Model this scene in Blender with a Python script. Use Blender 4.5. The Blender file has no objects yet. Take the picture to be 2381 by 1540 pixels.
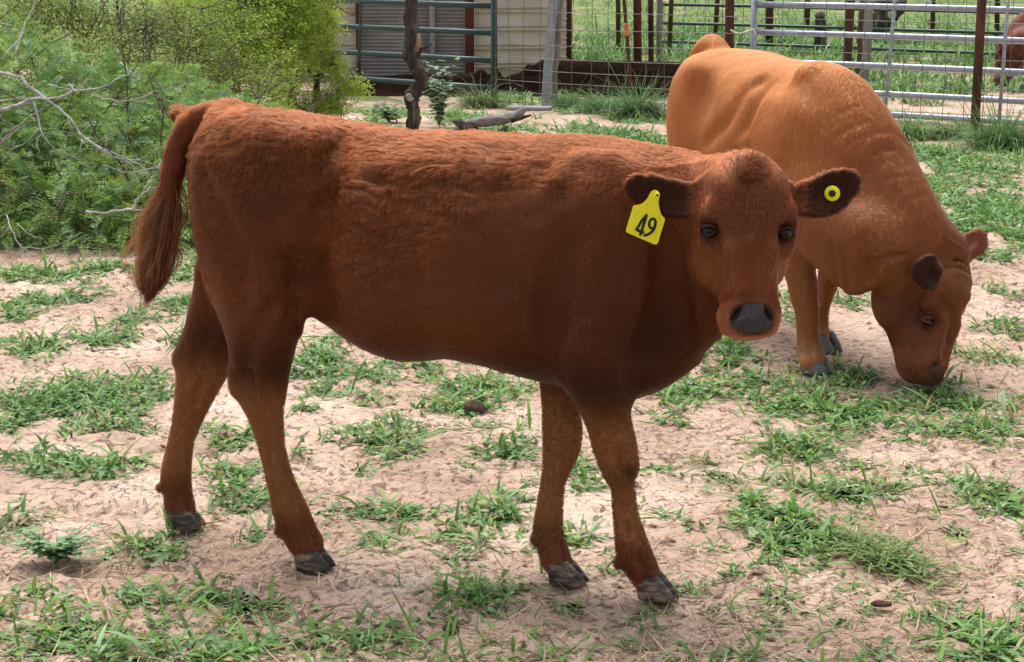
import bpy, math, random
import numpy as np
from mathutils import Matrix, Vector

# ------------------------------------------------------------------ camera, sky, sun, exposure
SC = bpy.context.scene
COL = SC.collection
F_D, W_D, H_D, EYE, PITCH = 4320.0, 2381.0, 1540.0, 1.55, math.radians(12.0)
cam_data = bpy.data.cameras.new('camera')
cam_data.sensor_width = 36.0
cam_data.lens = 36.0 * F_D / W_D
cam_data.clip_start, cam_data.clip_end = 0.1, 2000.0
cam = bpy.data.objects.new('camera', cam_data)
cam.location = (0, 0, EYE)
cam.rotation_euler = (math.radians(90.0) - PITCH, 0, 0)
COL.objects.link(cam)
SC.camera = cam

SUN_ELEV, SUN_AZ = math.radians(66.0), math.radians(-25.0)      # azimuth from +Y towards +X
world = bpy.data.worlds.new('World')
SC.world = world
world.use_nodes = True
wn, wl = world.node_tree.nodes, world.node_tree.links
wn.clear()
sky = wn.new('ShaderNodeTexSky')
sky.sky_type = 'NISHITA'
sky.sun_disc = False
sky.sun_elevation, sky.sun_rotation = SUN_ELEV, SUN_AZ
sky.dust_density, sky.air_density, sky.ozone_density = 4.0, 1.0, 0.6
pale = wn.new('ShaderNodeHueSaturation')
pale.inputs['Saturation'].default_value = 0.22
bg = wn.new('ShaderNodeBackground')
bg.inputs['Strength'].default_value = 0.14
wo = wn.new('ShaderNodeOutputWorld')
wl.new(sky.outputs['Color'], pale.inputs['Color'])
wl.new(pale.outputs['Color'], bg.inputs['Color'])
wl.new(bg.outputs['Background'], wo.inputs['Surface'])

sun_data = bpy.data.lights.new('sun', 'SUN')
sun_data.energy = 2.1
sun_data.angle = math.radians(42.0)
sun_data.color = (1.0, 0.95, 0.87)
sun = bpy.data.objects.new('sun', sun_data)
_d = Vector((math.sin(SUN_AZ) * math.cos(SUN_ELEV), math.cos(SUN_AZ) * math.cos(SUN_ELEV), math.sin(SUN_ELEV)))
sun.rotation_euler = _d.to_track_quat('Z', 'Y').to_euler()
sun.location = (0, 0, 30)
COL.objects.link(sun)

SC.view_settings.view_transform = 'Standard'
SC.view_settings.look = 'None'
SC.view_settings.exposure = 0.68
SC.view_settings.gamma = 1.0
SC.render.engine = 'CYCLES'
SC.cycles.use_denoising = True
SC.cycles.denoiser = 'OPENIMAGEDENOISE'
SC.cycles.denoising_input_passes = 'RGB_ALBEDO_NORMAL'
SC.cycles.denoising_prefilter = 'ACCURATE'
SC.cycles.max_bounces = 6
SC.cycles.diffuse_bounces = 3
SC.cycles.glossy_bounces = 2
SC.cycles.transmission_bounces = 3
SC.cycles.transparent_max_bounces = 6
SC.cycles.caustics_reflective = SC.cycles.caustics_refractive = False

RNG = np.random.default_rng(11)
random.seed(11)

# ------------------------------------------------------------------ picture point -> place
CAM_O = np.array([0.0, 0.0, EYE])
_F = np.array([0, math.cos(PITCH), -math.sin(PITCH)])
_U = np.array([0, math.sin(PITCH), math.cos(PITCH)])
def ray(xd, yd):
    return np.array([1.0, 0, 0]) * ((xd - W_D / 2) / F_D) + _U * ((H_D / 2 - yd) / F_D) + _F
def on_ground(xd, yd, z=0.0):
    r = ray(xd, yd)
    return CAM_O + r * ((z - EYE) / r[2])
def at_depth(xd, yd, Y):
    r = ray(xd, yd)
    return CAM_O + r * (Y / r[1])
def to_pix(P):
    d = np.asarray(P, float) - CAM_O
    f = d @ _F
    return W_D / 2 + F_D * d[..., 0] / f, H_D / 2 - F_D * (d @ _U) / f

# ------------------------------------------------------------------ noise
def _hash(i, j, k, seed):
    h = (i.astype(np.int64) * 374761393 + j.astype(np.int64) * 668265263 + k.astype(np.int64) * 2147483647 + seed * 1274126177) & 0xFFFFFFFF
    h = ((h ^ (h >> 13)) * 1274126177) & 0xFFFFFFFF
    h = ((h ^ (h >> 16)) * 2246822519) & 0xFFFFFFFF
    return ((h ^ (h >> 15)) & 0xFFFFFF) / float(0xFFFFFF)
def vnoise(P, seed=0):
    P = np.asarray(P, float)
    i = np.floor(P).astype(np.int64)
    f = P - i
    f = f * f * f * (f * (f * 6 - 15) + 10)
    r = 0
    for a in (0, 1):
        for b in (0, 1):
            for c in (0, 1):
                w = (f[..., 0] if a else 1 - f[..., 0]) * (f[..., 1] if b else 1 - f[..., 1]) * (f[..., 2] if c else 1 - f[..., 2])
                r = r + w * _hash(i[..., 0] + a, i[..., 1] + b, i[..., 2] + c, seed)
    return r * 2 - 1
def fbm(P, octaves=4, seed=0, gain=0.5):
    P = np.asarray(P, float)
    s, a, t = 0, 1.0, 0
    for o in range(octaves):
        s = s + a * vnoise(P * (2.03 ** o) + 17.3 * o, seed + o)
        t += a
        a *= gain
    return s / t
def smooth01(x, a, b):
    t = np.clip((x - a) / (b - a), 0, 1)
    return t * t * (3 - 2 * t)

# ------------------------------------------------------------------ objects and meshes
def tag(o, label=None, cat=None, group=None, kind=None):
    if label: o['label'] = label
    if cat: o['category'] = cat
    if group: o['group'] = group
    if kind: o['kind'] = kind
    return o
def empty(name, loc=(0, 0, 0), rz=0.0):
    o = bpy.data.objects.new(name, None)
    o.location = loc
    o.rotation_euler = (0, 0, rz)
    o.empty_display_size = 0.1
    COL.objects.link(o)
    return o
def mesh_np(name, V, faces, mat=None, parent=None, smooth=True, colors=None, mats=None, fmat=None):
    """V (n,3); faces: (m,3) / (m,4) array or a list of such arrays."""
    V = np.asarray(V, np.float32)
    if not isinstance(faces, list): faces = [faces]
    faces = [np.asarray(f, np.int32) for f in faces if len(f)]
    me = bpy.data.meshes.new(name)
    me.vertices.add(len(V))
    me.vertices.foreach_set('co', V.ravel())
    nl = sum(f.size for f in faces)
    npoly = sum(len(f) for f in faces)
    me.loops.add(nl)
    me.polygons.add(npoly)
    me.loops.foreach_set('vertex_index', np.concatenate([f.ravel() for f in faces]))
    tot = np.concatenate([np.full(len(f), f.shape[1], np.int32) for f in faces])
    me.polygons.foreach_set('loop_start', np.concatenate([[0], np.cumsum(tot)[:-1]]).astype(np.int32))
    me.polygons.foreach_set('use_smooth', np.full(npoly, smooth))
    if mats:
        for m in mats: me.materials.append(m)
        me.polygons.foreach_set('material_index', np.asarray(fmat, np.int32))
    elif mat: me.materials.append(mat)
    if colors is not None:
        c = np.ones((len(V), 4), np.float32)
        c[:, :colors.shape[1]] = colors
        at = me.color_attributes.new('tint', 'FLOAT_COLOR', 'POINT')
        at.data.foreach_set('color', c.ravel())
    me.update(calc_edges=True)
    me.validate()
    o = bpy.data.objects.new(name, me)
    COL.objects.link(o)
    if parent is not None: o.parent = parent
    return o

class MB:
    """collects boxes, tubes and lofts for ONE mesh object"""
    def __init__(s): s.v, s.q, s.t, s.n, s.c = [], [], [], 0, []
    def add(s, V, Q=None, T=None, col=None):
        V = np.asarray(V, float)
        s.v.append(V)
        if Q is not None and len(Q): s.q.append(np.asarray(Q, int) + s.n)
        if T is not None and len(T): s.t.append(np.asarray(T, int) + s.n)
        s.c.append(np.tile(np.asarray(col if col is not None else (1, 1, 1), float), (len(V), 1)) if (col is None or np.ndim(col) == 1) else np.asarray(col, float))
        s.n += len(V)
        return s
    def box(s, c, d, rz=0.0, rx=0.0, bev=0.0, col=None):
        c, h = np.asarray(c, float), np.asarray(d, float) / 2
        R = np.array(Matrix.Rotation(rz, 3, 'Z') @ Matrix.Rotation(rx, 3, 'X'))
        if bev <= 0:
            V = np.array([[x, y, z] for z in (-1, 1) for y in (-1, 1) for x in (-1, 1)], float) * h
            Q = [[0, 2, 3, 1], [4, 5, 7, 6], [0, 1, 5, 4], [2, 6, 7, 3], [0, 4, 6, 2], [1, 3, 7, 5]]
            return s.add(V @ R.T + c, Q, col=col)
        b = min(bev, h.min() * .9)
        def ring(hx, hy, z): return [[hx - b, -hy, z], [hx, -hy + b, z], [hx, hy - b, z], [hx - b, hy, z], [-hx + b, hy, z], [-hx, hy - b, z], [-hx, -hy + b, z], [-hx + b, -hy, z]]
        rings = [ring(h[0] - b, h[1] - b, -h[2]), ring(h[0], h[1], -h[2] + b), ring(h[0], h[1], h[2] - b), ring(h[0] - b, h[1] - b, h[2])]
        V = np.array(sum(rings, []), float)
        Q = [[r * 8 + i, r * 8 + (i + 1) % 8, r * 8 + 8 + (i + 1) % 8, r * 8 + 8 + i] for r in range(3) for i in range(8)]
        for base, rev in ((0, True), (24, False)):
            f = [[base + 0, base + 1, base + 2, base + 3], [base + 0, base + 3, base + 4, base + 7], [base + 4, base + 5, base + 6, base + 7]]
            Q += [x[::-1] for x in f] if rev else f
        return s.add(V @ R.T + c, Q, col=col)
    def tube(s, pts, rad, n=8, cap=True, col=None, wob=0.0):
        P = np.asarray(pts, float)
        m = len(P)
        R = np.broadcast_to(np.asarray(rad, float), (m,)).copy()
        T = np.gradient(P, axis=0)
        T /= np.linalg.norm(T, axis=1)[:, None] + 1e-12
        up = np.array([0, 0, 1.0]) if abs(T[0, 2]) < .9 else np.array([1.0, 0, 0])
        A = np.cross(T[0], up); A /= np.linalg.norm(A)
        V = []
        ang = np.linspace(0, 2 * np.pi, n, endpoint=False)
        for i in range(m):
            A = A - T[i] * (A @ T[i]); A /= np.linalg.norm(A) + 1e-12
            B = np.cross(T[i], A)
            rr = R[i] * (1 + (wob * vnoise(np.stack([np.cos(ang) * 1.7 + i * .31, np.sin(ang) * 1.7, np.full(n, i * .43)], 1), 5) if wob else 0))
            V.append(P[i] + (A[None] * np.cos(ang)[:, None] + B[None] * np.sin(ang)[:, None]) * (rr[:, None] if wob else rr))
        V = np.concatenate(V)
        Q = [[i * n + j, i * n + (j + 1) % n, (i + 1) * n + (j + 1) % n, (i + 1) * n + j] for i in range(m - 1) for j in range(n)]
        Tt = []
        if cap:
            V = np.concatenate([V, P[:1], P[-1:]])
            Tt = [[m * n, (j + 1) % n, j] for j in range(n)] + [[m * n + 1, (m - 1) * n + j, (m - 1) * n + (j + 1) % n] for j in range(n)]
        return s.add(V, Q, Tt, col=col)
    def build(s, name, mat, parent=None, smooth=True, colors=False):
        f = []
        if s.q: f.append(np.concatenate(s.q))
        if s.t: f.append(np.concatenate(s.t))
        return mesh_np(name, np.concatenate(s.v), f, mat, parent, smooth, np.concatenate(s.c) if colors else None)

def spline(P, m=8):
    """Catmull-Rom through rows of P, m samples per span"""
    P = np.asarray(P, float)
    Q = np.concatenate([[2 * P[0] - P[1]], P, [2 * P[-1] - P[-2]]])
    out = []
    for i in range(1, len(Q) - 2):
        for t in np.linspace(0, 1, m, endpoint=False):
            a, b, c, d = Q[i - 1:i + 3]
            out.append(.5 * (2 * b + (c - a) * t + (2 * a - 5 * b + 4 * c - d) * t * t + (3 * b - a - 3 * c + d) * t ** 3))
    out.append(P[-1])
    return np.array(out)

# ------------------------------------------------------------------ materials
def mat_new(name):
    m = bpy.data.materials.new(name)
    m.use_nodes = True
    nt = m.node_tree
    return m, nt.nodes, nt.links, nt.nodes['Principled BSDF']
def nd(ns, typ, **kw):
    n = ns.new(typ)
    for k, v in kw.items():
        if k in n.inputs: n.inputs[k].default_value = v
        else: setattr(n, k, v)
    return n
def ramp(ns, stops, interp='LINEAR'):
    n = ns.new('ShaderNodeValToRGB')
    n.color_ramp.interpolation = interp
    el = n.color_ramp.elements
    while len(el) < len(stops): el.new(0.5)
    for e, (p, c) in zip(el, stops):
        e.position = p
        e.color = tuple(c) + (1,) if len(c) == 3 else c
    return n
def noise_mat(name, stops, scale=8.0, rough=0.7, metal=0.0, bump=0.0, bscale=None, detail=6.0, stretch=None, spec=0.4, distort=0.0):
    m, ns, L, b = mat_new(name)
    tc = ns.new('ShaderNodeTexCoord')
    src = tc.outputs['Object']
    if stretch:
        mp = nd(ns, 'ShaderNodeMapping'); mp.inputs['Scale'].default_value = stretch
        L.new(src, mp.inputs['Vector']); src = mp.outputs['Vector']
    nz = nd(ns, 'ShaderNodeTexNoise', Scale=scale, Detail=detail, Roughness=0.62, Distortion=distort)
    L.new(src, nz.inputs['Vector'])
    r = ramp(ns, stops)
    L.new(nz.outputs['Fac'], r.inputs['Fac'])
    L.new(r.outputs['Color'], b.inputs['Base Color'])
    b.inputs['Roughness'].default_value = rough
    b.inputs['Metallic'].default_value = metal
    b.inputs['Specular IOR Level'].default_value = spec
    if bump:
        n2 = nd(ns, 'ShaderNodeTexNoise', Scale=bscale or scale * 3, Detail=8.0, Roughness=0.65)
        L.new(src, n2.inputs['Vector'])
        bp = nd(ns, 'ShaderNodeBump', Strength=bump, Distance=0.01)
        L.new(n2.outputs['Fac'], bp.inputs['Height'])
        L.new(bp.outputs['Normal'], b.inputs['Normal'])
    return m
def tint_mat(name, rough=0.6, spec=0.3, trans=0.0, noise=0.0, nscale=40.0, sheen=0.0):
    """base colour comes from the mesh's own 'tint' attribute"""
    m, ns, L, b = mat_new(name)
    at = nd(ns, 'ShaderNodeVertexColor', layer_name='tint')
    src = at.outputs['Color']
    if noise:
        tc = ns.new('ShaderNodeTexCoord')
        nz = nd(ns, 'ShaderNodeTexNoise', Scale=nscale, Detail=5.0)
        L.new(tc.outputs['Object'], nz.inputs['Vector'])
        mr = nd(ns, 'ShaderNodeMapRange'); mr.inputs['To Min'].default_value = 1 - noise; mr.inputs['To Max'].default_value = 1 + noise
        L.new(nz.outputs['Fac'], mr.inputs['Value'])
        mx = nd(ns, 'ShaderNodeVectorMath', operation='SCALE')
        L.new(src, mx.inputs[0]); L.new(mr.outputs['Result'], mx.inputs['Scale'])
        src = mx.outputs['Vector']
    L.new(src, b.inputs['Base Color'])
    b.inputs['Roughness'].default_value = rough
    b.inputs['Specular IOR Level'].default_value = spec
    if sheen: b.inputs['Sheen Weight'].default_value = sheen
    if trans:
        tr = ns.new('ShaderNodeBsdfTranslucent')
        L.new(src, tr.inputs['Color'])
        ms = nd(ns, 'ShaderNodeMixShader'); ms.inputs['Fac'].default_value = trans
        L.new(b.outputs['BSDF'], ms.inputs[1]); L.new(tr.outputs['BSDF'], ms.inputs[2])
        L.new(ms.outputs['Shader'], ns['Material Output'].inputs['Surface'])
    return m
# ------------------------------------------------------------------ bodies: smooth distance fields meshed as one skin
class Field:
    def __init__(s, xs, ys, zs):
        s.ax = [np.asarray(a, float) for a in (xs, ys, zs)]
        s.F = np.ones([len(a) for a in s.ax], np.float32)
    def sub(s, lo, hi, m):
        sl = []
        for a, l, h in zip(s.ax, lo, hi):
            i, j = np.searchsorted(a, [l - m, h + m])
            sl.append(slice(max(i - 1, 0), min(j + 1, len(a))))
        return tuple(sl)
    def grid(s, sl):
        return s.ax[0][sl[0]][:, None, None], s.ax[1][sl[1]][None, :, None], s.ax[2][sl[2]][None, None, :]
    def put(s, sl, d, k=0.03, op='u'):
        f = s.F[sl]
        if op == 'u':
            h = np.maximum(k - np.abs(f - d), 0) / k if k > 0 else 0
            s.F[sl] = np.minimum(f, d) - h * h * k * .25
        else:
            d = -d
            h = np.maximum(k - np.abs(f - d), 0) / k
            s.F[sl] = np.maximum(f, d) + h * h * k * .25
    def ball(s, c, r, R=None, k=0.03, op='u'):
        c = np.asarray(c, float); r = np.broadcast_to(np.asarray(r, float), (3,))
        m = r.max() if R is not None else r
        sl = s.sub(c - m, c + m, k + .02)
        x, y, z = s.grid(sl)
        x, y, z = x - c[0], y - c[1], z - c[2]
        if R is not None:
            R = np.asarray(R, float)     # rows: the ellipsoid's own axes
            x, y, z = [R[i, 0] * x + R[i, 1] * y + R[i, 2] * z for i in range(3)]
        k0 = np.sqrt((x / r[0]) ** 2 + (y / r[1]) ** 2 + (z / r[2]) ** 2)
        k1 = np.sqrt((x / r[0] ** 2) ** 2 + (y / r[1] ** 2) ** 2 + (z / r[2] ** 2) ** 2) + 1e-9
        s.put(sl, (k0 * (k0 - 1) / k1).astype(np.float32), k, op)
        return s
    def chain(s, pts, rad, sy=1.0, side=(0, 1, 0), k=0.03, m=5, op='u', fine=True):
        """tapered limb through pts; rad along the travel plane, rad*sy along 'side'"""
        P = np.asarray(pts, float); Rr = np.asarray(rad, float).reshape(len(P), 1)
        S = np.broadcast_to(np.asarray(sy, float), (len(P),)).reshape(-1, 1)
        A = np.concatenate([P, Rr, S], 1)
        if fine and len(P) > 2: A = spline(A, m)
        side = np.asarray(side, float) / np.linalg.norm(side)
        lo = (A[:, :3] - A[:, 3:4] * np.maximum(1, A[:, 4:5])).min(0); hi = (A[:, :3] + A[:, 3:4] * np.maximum(1, A[:, 4:5])).max(0)
        sl0 = s.sub(lo, hi, k + .02)
        D = np.full([q.stop - q.start for q in sl0], 1.0, np.float32)
        for a, b in zip(A[:-1], A[1:]):
            mm = max(a[3], b[3]) * max(1, a[4], b[4]) + k + .03
            sl = s.sub(np.minimum(a[:3], b[:3]), np.maximum(a[:3], b[:3]), mm)
            x, y, z = s.grid(sl)
            ba = b[:3] - a[:3]
            L2 = ba @ ba + 1e-12
            px, py, pz = x - a[0], y - a[1], z - a[2]
            h = np.clip((px * ba[0] + py * ba[1] + pz * ba[2]) / L2, 0, 1)
            qx, qy, qz = px - ba[0] * h, py - ba[1] * h, pz - ba[2] * h
            q = qx * side[0] + qy * side[1] + qz * side[2]
            f = a[4] + (b[4] - a[4]) * h
            e = q * (1 / f - 1)
            l = np.sqrt((qx + side[0] * e) ** 2 + (qy + side[1] * e) ** 2 + (qz + side[2] * e) ** 2)
            d = (l - (a[3] + (b[3] - a[3]) * h)) * np.minimum(1, f)
            ss = tuple(slice(max(u.start, v.start) - v.start, min(u.stop, v.stop) - v.start) for u, v in zip(sl, sl0))
            uu = tuple(slice(max(u.start, v.start) - u.start, min(u.stop, v.stop) - u.start) for u, v in zip(sl, sl0))
            D[ss] = np.minimum(D[ss], d[uu])
        s.put(sl0, D, k, op)
        return s
    def loft(s, st, o=(0, 0, 0), R=np.eye(3), k=0.03):
        """st rows: t, half width, upper, lower, exponent, [centre share]; axes rows of R: along, side, up (local t,u,v)"""
        st = np.asarray(st, float)
        o = np.asarray(o, float); R = np.asarray(R, float)
        tt = np.linspace(st[0, 0], st[-1, 0], 160)
        C = []
        for c in range(1, st.shape[1]):
            S = spline(np.stack([st[:, 0], st[:, c]], 1), 24)
            C.append(np.interp(tt, np.maximum.accumulate(S[:, 0]), S[:, 1]))
        wmax = C[0].max(); ext = [(tt[0], tt[-1]), (-wmax, wmax), (C[2].min(), C[1].max())]
        cs = np.array([[ext[0][i], ext[1][j], ext[2][l]] for i in (0, 1) for j in (0, 1) for l in (0, 1)]) @ R + o
        sl = s.sub(cs.min(0), cs.max(0), k + .05)
        x, y, z = s.grid(sl)
        x, y, z = x - o[0], y - o[1], z - o[2]
        t, u, v = [(R[i, 0] * x + R[i, 1] * y + R[i, 2] * z) for i in range(3)]
        t, u, v = np.broadcast_arrays(t, u, v)
        tc = np.clip(t, tt[0], tt[-1])
        it = lambda a: np.interp(tc, tt, a)
        w, up, dn, ex = it(C[0]), it(C[1]), it(C[2]), it(C[3])
        share = it(C[4]) if len(C) > 4 else .5
        ce = dn + (up - dn) * share
        rv = np.where(v > ce, up - ce, ce - dn)
        f = ((np.abs(u) / w) ** ex + (np.abs(v - ce) / rv) ** ex) ** (1 / ex)
        rr = np.minimum(w, rv)
        q = f - 1
        g = [np.gradient(f, s.ax[i][sl[i]], axis=i) for i in range(3)]
        gn = np.sqrt(g[0] ** 2 + g[1] ** 2 + g[2] ** 2)
        d = q / np.maximum(gn, .6 / np.maximum(rr * 2, .02))
        over = np.maximum(np.maximum(tt[0] - t, t - tt[-1]), 0)
        d = np.where(over > 0, np.sqrt(np.maximum(d, 0) ** 2 + over ** 2), d)
        s.put(sl, d.astype(np.float32), k)
        return s
    def leaf(s, outline, o, R, th=0.008, bend=0.0, fold=0.0, k=0.02, droop=0.0):
        """a thin ear: outline (u,v) in the plane of R rows (u, v, out)"""
        Q = np.asarray(outline, float); o = np.asarray(o, float); R = np.asarray(R, float)
        cs = np.array([[a, b, c] for a in (Q[:, 0].min(), Q[:, 0].max()) for b in (Q[:, 1].min(), Q[:, 1].max()) for c in (-.06, .06)]) @ R + o
        sl = s.sub(cs.min(0), cs.max(0), .03)
        x, y, z = s.grid(sl)
        x, y, z = x - o[0], y - o[1], z - o[2]
        u, v, w = np.broadcast_arrays(*[(R[i, 0] * x + R[i, 1] * y + R[i, 2] * z) for i in range(3)])
        d2 = np.full(u.shape, 9.0); ins = np.zeros(u.shape, bool)
        n = len(Q)
        for i in range(n):
            a, b = Q[i], Q[(i + 1) % n]
            ba = b - a
            h = np.clip(((u - a[0]) * ba[0] + (v - a[1]) * ba[1]) / (ba @ ba + 1e-12), 0, 1)
            d2 = np.minimum(d2, np.hypot(u - a[0] - ba[0] * h, v - a[1] - ba[1] * h))
            if a[1] != b[1]:
                c = (a[1] > v) != (b[1] > v)
                ins ^= c & (u < (b[0] - a[0]) * (v - a[1]) / (b[1] - a[1]) + a[0])
        d2 = np.where(ins, -d2, d2)
        vc = (Q[:, 1].max() + Q[:, 1].min()) / 2
        uc = Q[:, 0].min()
        cen = bend * (v - vc) ** 2 + droop * (u - uc) ** 2 + fold
        thk = th * (.45 + .55 * smooth01(-d2, 0, .03))
        a, b = d2 + th * .6, np.abs(w - cen) - thk
        d = np.minimum(np.maximum(a, b), 0) + np.hypot(np.maximum(a, 0), np.maximum(b, 0)) - th * .4
        s.put(sl, (d * .8).astype(np.float32), k)
        return s
    def hit(s, C, xd, yd, inset=0.0):
        """first point of the body seen at a picture point, in the body's own frame"""
        o = C.loc(CAM_O); r = C.R @ ray(xd, yd); r = r / np.linalg.norm(r)
        t = np.arange(2.0, 9.5, .003)
        P = o + r * t[:, None]
        ix = [np.clip(np.searchsorted(a, P[:, c]), 1, len(a) - 1) for c, a in enumerate(s.ax)]
        ins = np.all([(P[:, c] > a[0]) & (P[:, c] < a[-1]) for c, a in enumerate(s.ax)], 0)
        v = np.where(ins, s.F[ix[0], ix[1], ix[2]], 1.0)
        k = np.argmax(v < 0) if (v < 0).any() else np.argmin(v)
        return P[k] + r * inset
    def line(s, C, pts, rad, k=.03, op='s', inset=0.0):
        P = [s.hit(C, *p, inset) for p in pts]
        s.chain(P, rad, k=k, op=op)
    def skin(s):
        F, (X, Y, Z) = s.F, s.ax
        I = F < 0
        n = I[:-1, :-1, :-1].astype(np.int8)
        cnt = sum(I[a:F.shape[0] - 1 + a, b:F.shape[1] - 1 + b, c:F.shape[2] - 1 + c].astype(np.int8) for a in (0, 1) for b in (0, 1) for c in (0, 1))
        i, j, k = np.nonzero((cnt > 0) & (cnt < 8))
        vid = np.full(cnt.shape, -1, np.int32); vid[i, j, k] = np.arange(len(i))
        acc = np.zeros((len(i), 3)); num = np.zeros(len(i))
        cor = {(a, b, c): F[i + a, j + b, k + c].astype(float) for a in (0, 1) for b in (0, 1) for c in (0, 1)}
        for ax in range(3):
            for p in (0, 1):
                for q in (0, 1):
                    a = [p, q]; a.insert(ax, 0); b = list(a); b[ax] = 1
                    fa, fb = cor[tuple(a)], cor[tuple(b)]
                    m = (fa < 0) != (fb < 0)
                    t = np.where(m, fa / np.where(m, fa - fb, 1), 0)
                    pt = np.stack([np.full(len(i), float(v)) for v in a], 1)
                    pt[:, ax] = t
                    acc[m] += pt[m]; num += m
        fr = acc / num[:, None]
        V = np.stack([A[q] + (A[q + 1] - A[q]) * fr[:, c] for c, (A, q) in enumerate(zip((X, Y, Z), (i, j, k)))], 1)
        quads = []
        for ax in range(3):
            sl_a = [slice(None)] * 3; sl_b = [slice(None)] * 3
            sl_a[ax] = slice(0, -1); sl_b[ax] = slice(1, None)
            A, B = I[tuple(sl_a)], I[tuple(sl_b)]
            e = np.nonzero(A != B)
            e = [np.asarray(x) for x in e]
            o1, o2 = [x for x in range(3) if x != ax]
            ok = (e[o1] > 0) & (e[o2] > 0) & (e[o1] < F.shape[o1] - 1) & (e[o2] < F.shape[o2] - 1)
            e = [x[ok] for x in e]
            def cell(d1, d2):
                c = list(e); c[o1] = c[o1] - d1; c[o2] = c[o2] - d2
                return vid[tuple(c)]
            q = np.stack([cell(1, 1), cell(0, 1), cell(0, 0), cell(1, 0)], 1)
            flip = A[tuple(e)]
            if ax == 1: flip = ~flip
            q[~flip] = q[~flip][:, ::-1]
            quads.append(q)
        return V, np.concatenate(quads)

def axis_steps(lo, hi, coarse, fine=()):
    """grid line positions, closer together inside the spans given in fine: (a, b, step)"""
    out, x = [lo], lo
    while x < hi:
        st = coarse
        for a, b, f in fine:
            if a - .02 < x < b + .02: st = min(st, f)
        x += st
        out.append(x)
    return np.array(out)
def relax(V, Q, n=2, lam=.5):
    e = np.concatenate([Q[:, [0, 1]], Q[:, [1, 2]], Q[:, [2, 3]], Q[:, [3, 0]]])
    deg = np.bincount(e.ravel(), minlength=len(V)).astype(float)
    for _ in range(n):
        for l in (lam, -lam * .98):
            A = np.stack([np.bincount(e[:, 0], V[e[:, 1], c], len(V)) + np.bincount(e[:, 1], V[e[:, 0], c], len(V)) for c in range(3)], 1)
            V = V + l * (A / deg[:, None] - V)
    return V
def normals(V, Q):
    n = np.cross(V[Q[:, 2]] - V[Q[:, 0]], V[Q[:, 3]] - V[Q[:, 1]])
    N = np.stack([sum(np.bincount(Q[:, q], n[:, c], len(V)) for q in range(4)) for c in range(3)], 1)
    return N / (np.linalg.norm(N, axis=1)[:, None] + 1e-12)

class Place:
    """a thing's own frame: base point, heading (radians clockwise from +X seen from above), forward / left / up"""
    def __init__(s, o, psi):
        s.o = np.asarray(o, float); s.psi = psi
        s.R = np.array([[math.cos(psi), -math.sin(psi), 0], [math.sin(psi), math.cos(psi), 0], [0, 0, 1]])
    def loc(s, P): return (np.asarray(P, float) - s.o) @ s.R.T
    def on(s, xd, yd, y=0.0):
        """point of the thing's own upright plane at side distance y that shows at (xd, yd)"""
        r = s.R @ ray(xd, yd); c = s.loc(CAM_O)
        return c + r * ((y - c[1]) / r[1])

def head_shape(f, o, a, n, sd, g=1.0, calf=True):
    """o poll, a down the face, n out of the forehead, sd to the animal's left; g scale"""
    R = np.stack([a, sd, n])
    P = lambda A, S, N: o + (a * A + sd * S + n * N) * g
    f.loft(np.array([[-.010, .030, -.016, -.07, 2.2, .5], [.002, .054, .006, -.10, 2.3, .5], [.018, .076, .026, -.125, 2.4, .5], [.040, .092, .043, -.15, 2.6, .5], [.07, .101, .055, -.168, 2.7, .48], [.11, .107, .058, -.18, 2.6, .45],
                     [.165, .106, .055, -.19, 2.4, .40], [.21, .100, .048, -.185, 2.1, .36], [.25, .088, .040, -.165, 1.95, .36], [.29, .074, .033, -.138, 1.95, .42], [.33, .056, .029, -.112, 2.2, .5], [.37, .056, .027, -.09, 2.5, .5],
                     [.398, .054, .016, -.07, 2.4, .5], [.414, .030, -.006, -.05, 2.0, .5]]) * np.array([g, g, g, g, 1, 1]), o, R, k=.03)
    for s in (-1, 1):
        f.ball(P(.19, s * .075, -.115), np.array([.085, .03, .065]) * g, R, k=.05)            # jaw muscle
        f.ball(P(.140, s * .092, .008), np.array([.030, .018, .018]) * g, R, k=.03)             # brow
        f.ball(P(.198, s * .092, -.006), np.array([.026, .014, .014]) * g, R, k=.03)            # under the eye
        f.ball(P(.368, s * .032, .006), np.array([.036, .034, .036]) * g, R, k=.03)             # nostril wing
        f.chain([P(.22, s * .045, .034), P(.28, s * .041, .029), P(.33, s * .036, .025)], [.010 * g, .012 * g, .012 * g], k=.05, side=sd)
    f.ball(P(.372, 0, .008), np.array([.036, .051, .034]) * g, R, k=.03)
    f.ball(P(.388, 0, -.050), np.array([.028, .042, .026]) * g, R, k=.02)                       # lower lip
    f.chain([P(.396, -.06, -.03), P(.406, 0, -.010), P(.396, .06, -.03)], [.005 * g] * 3, k=.008, side=sd, op='s')
    f.ball(P(.032, 0, -.02), np.array([.034, .045, .05]) * g, R, k=.03)
    for s in (-1, 1):
        f.ball(P(.366, s * .036, .043), np.array([.021, .009, .018]) * g, np.stack([a * .82 + sd * s * .57, sd * .82 - a * s * .57, n]), k=.008, op='s')
    return P
# ------------------------------------------------------------------ the calf
CALF = Place([0.0, 4.62, 0.0], math.radians(16))
def _calf_place():
    pts = [on_ground(*p) for p in ((728, 1312), (430, 1218), (1318, 1350), (1520, 1385))]
    m = np.mean(pts, 0)
    return Place(m, math.radians(17))
CALF = _calf_place()

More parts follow.
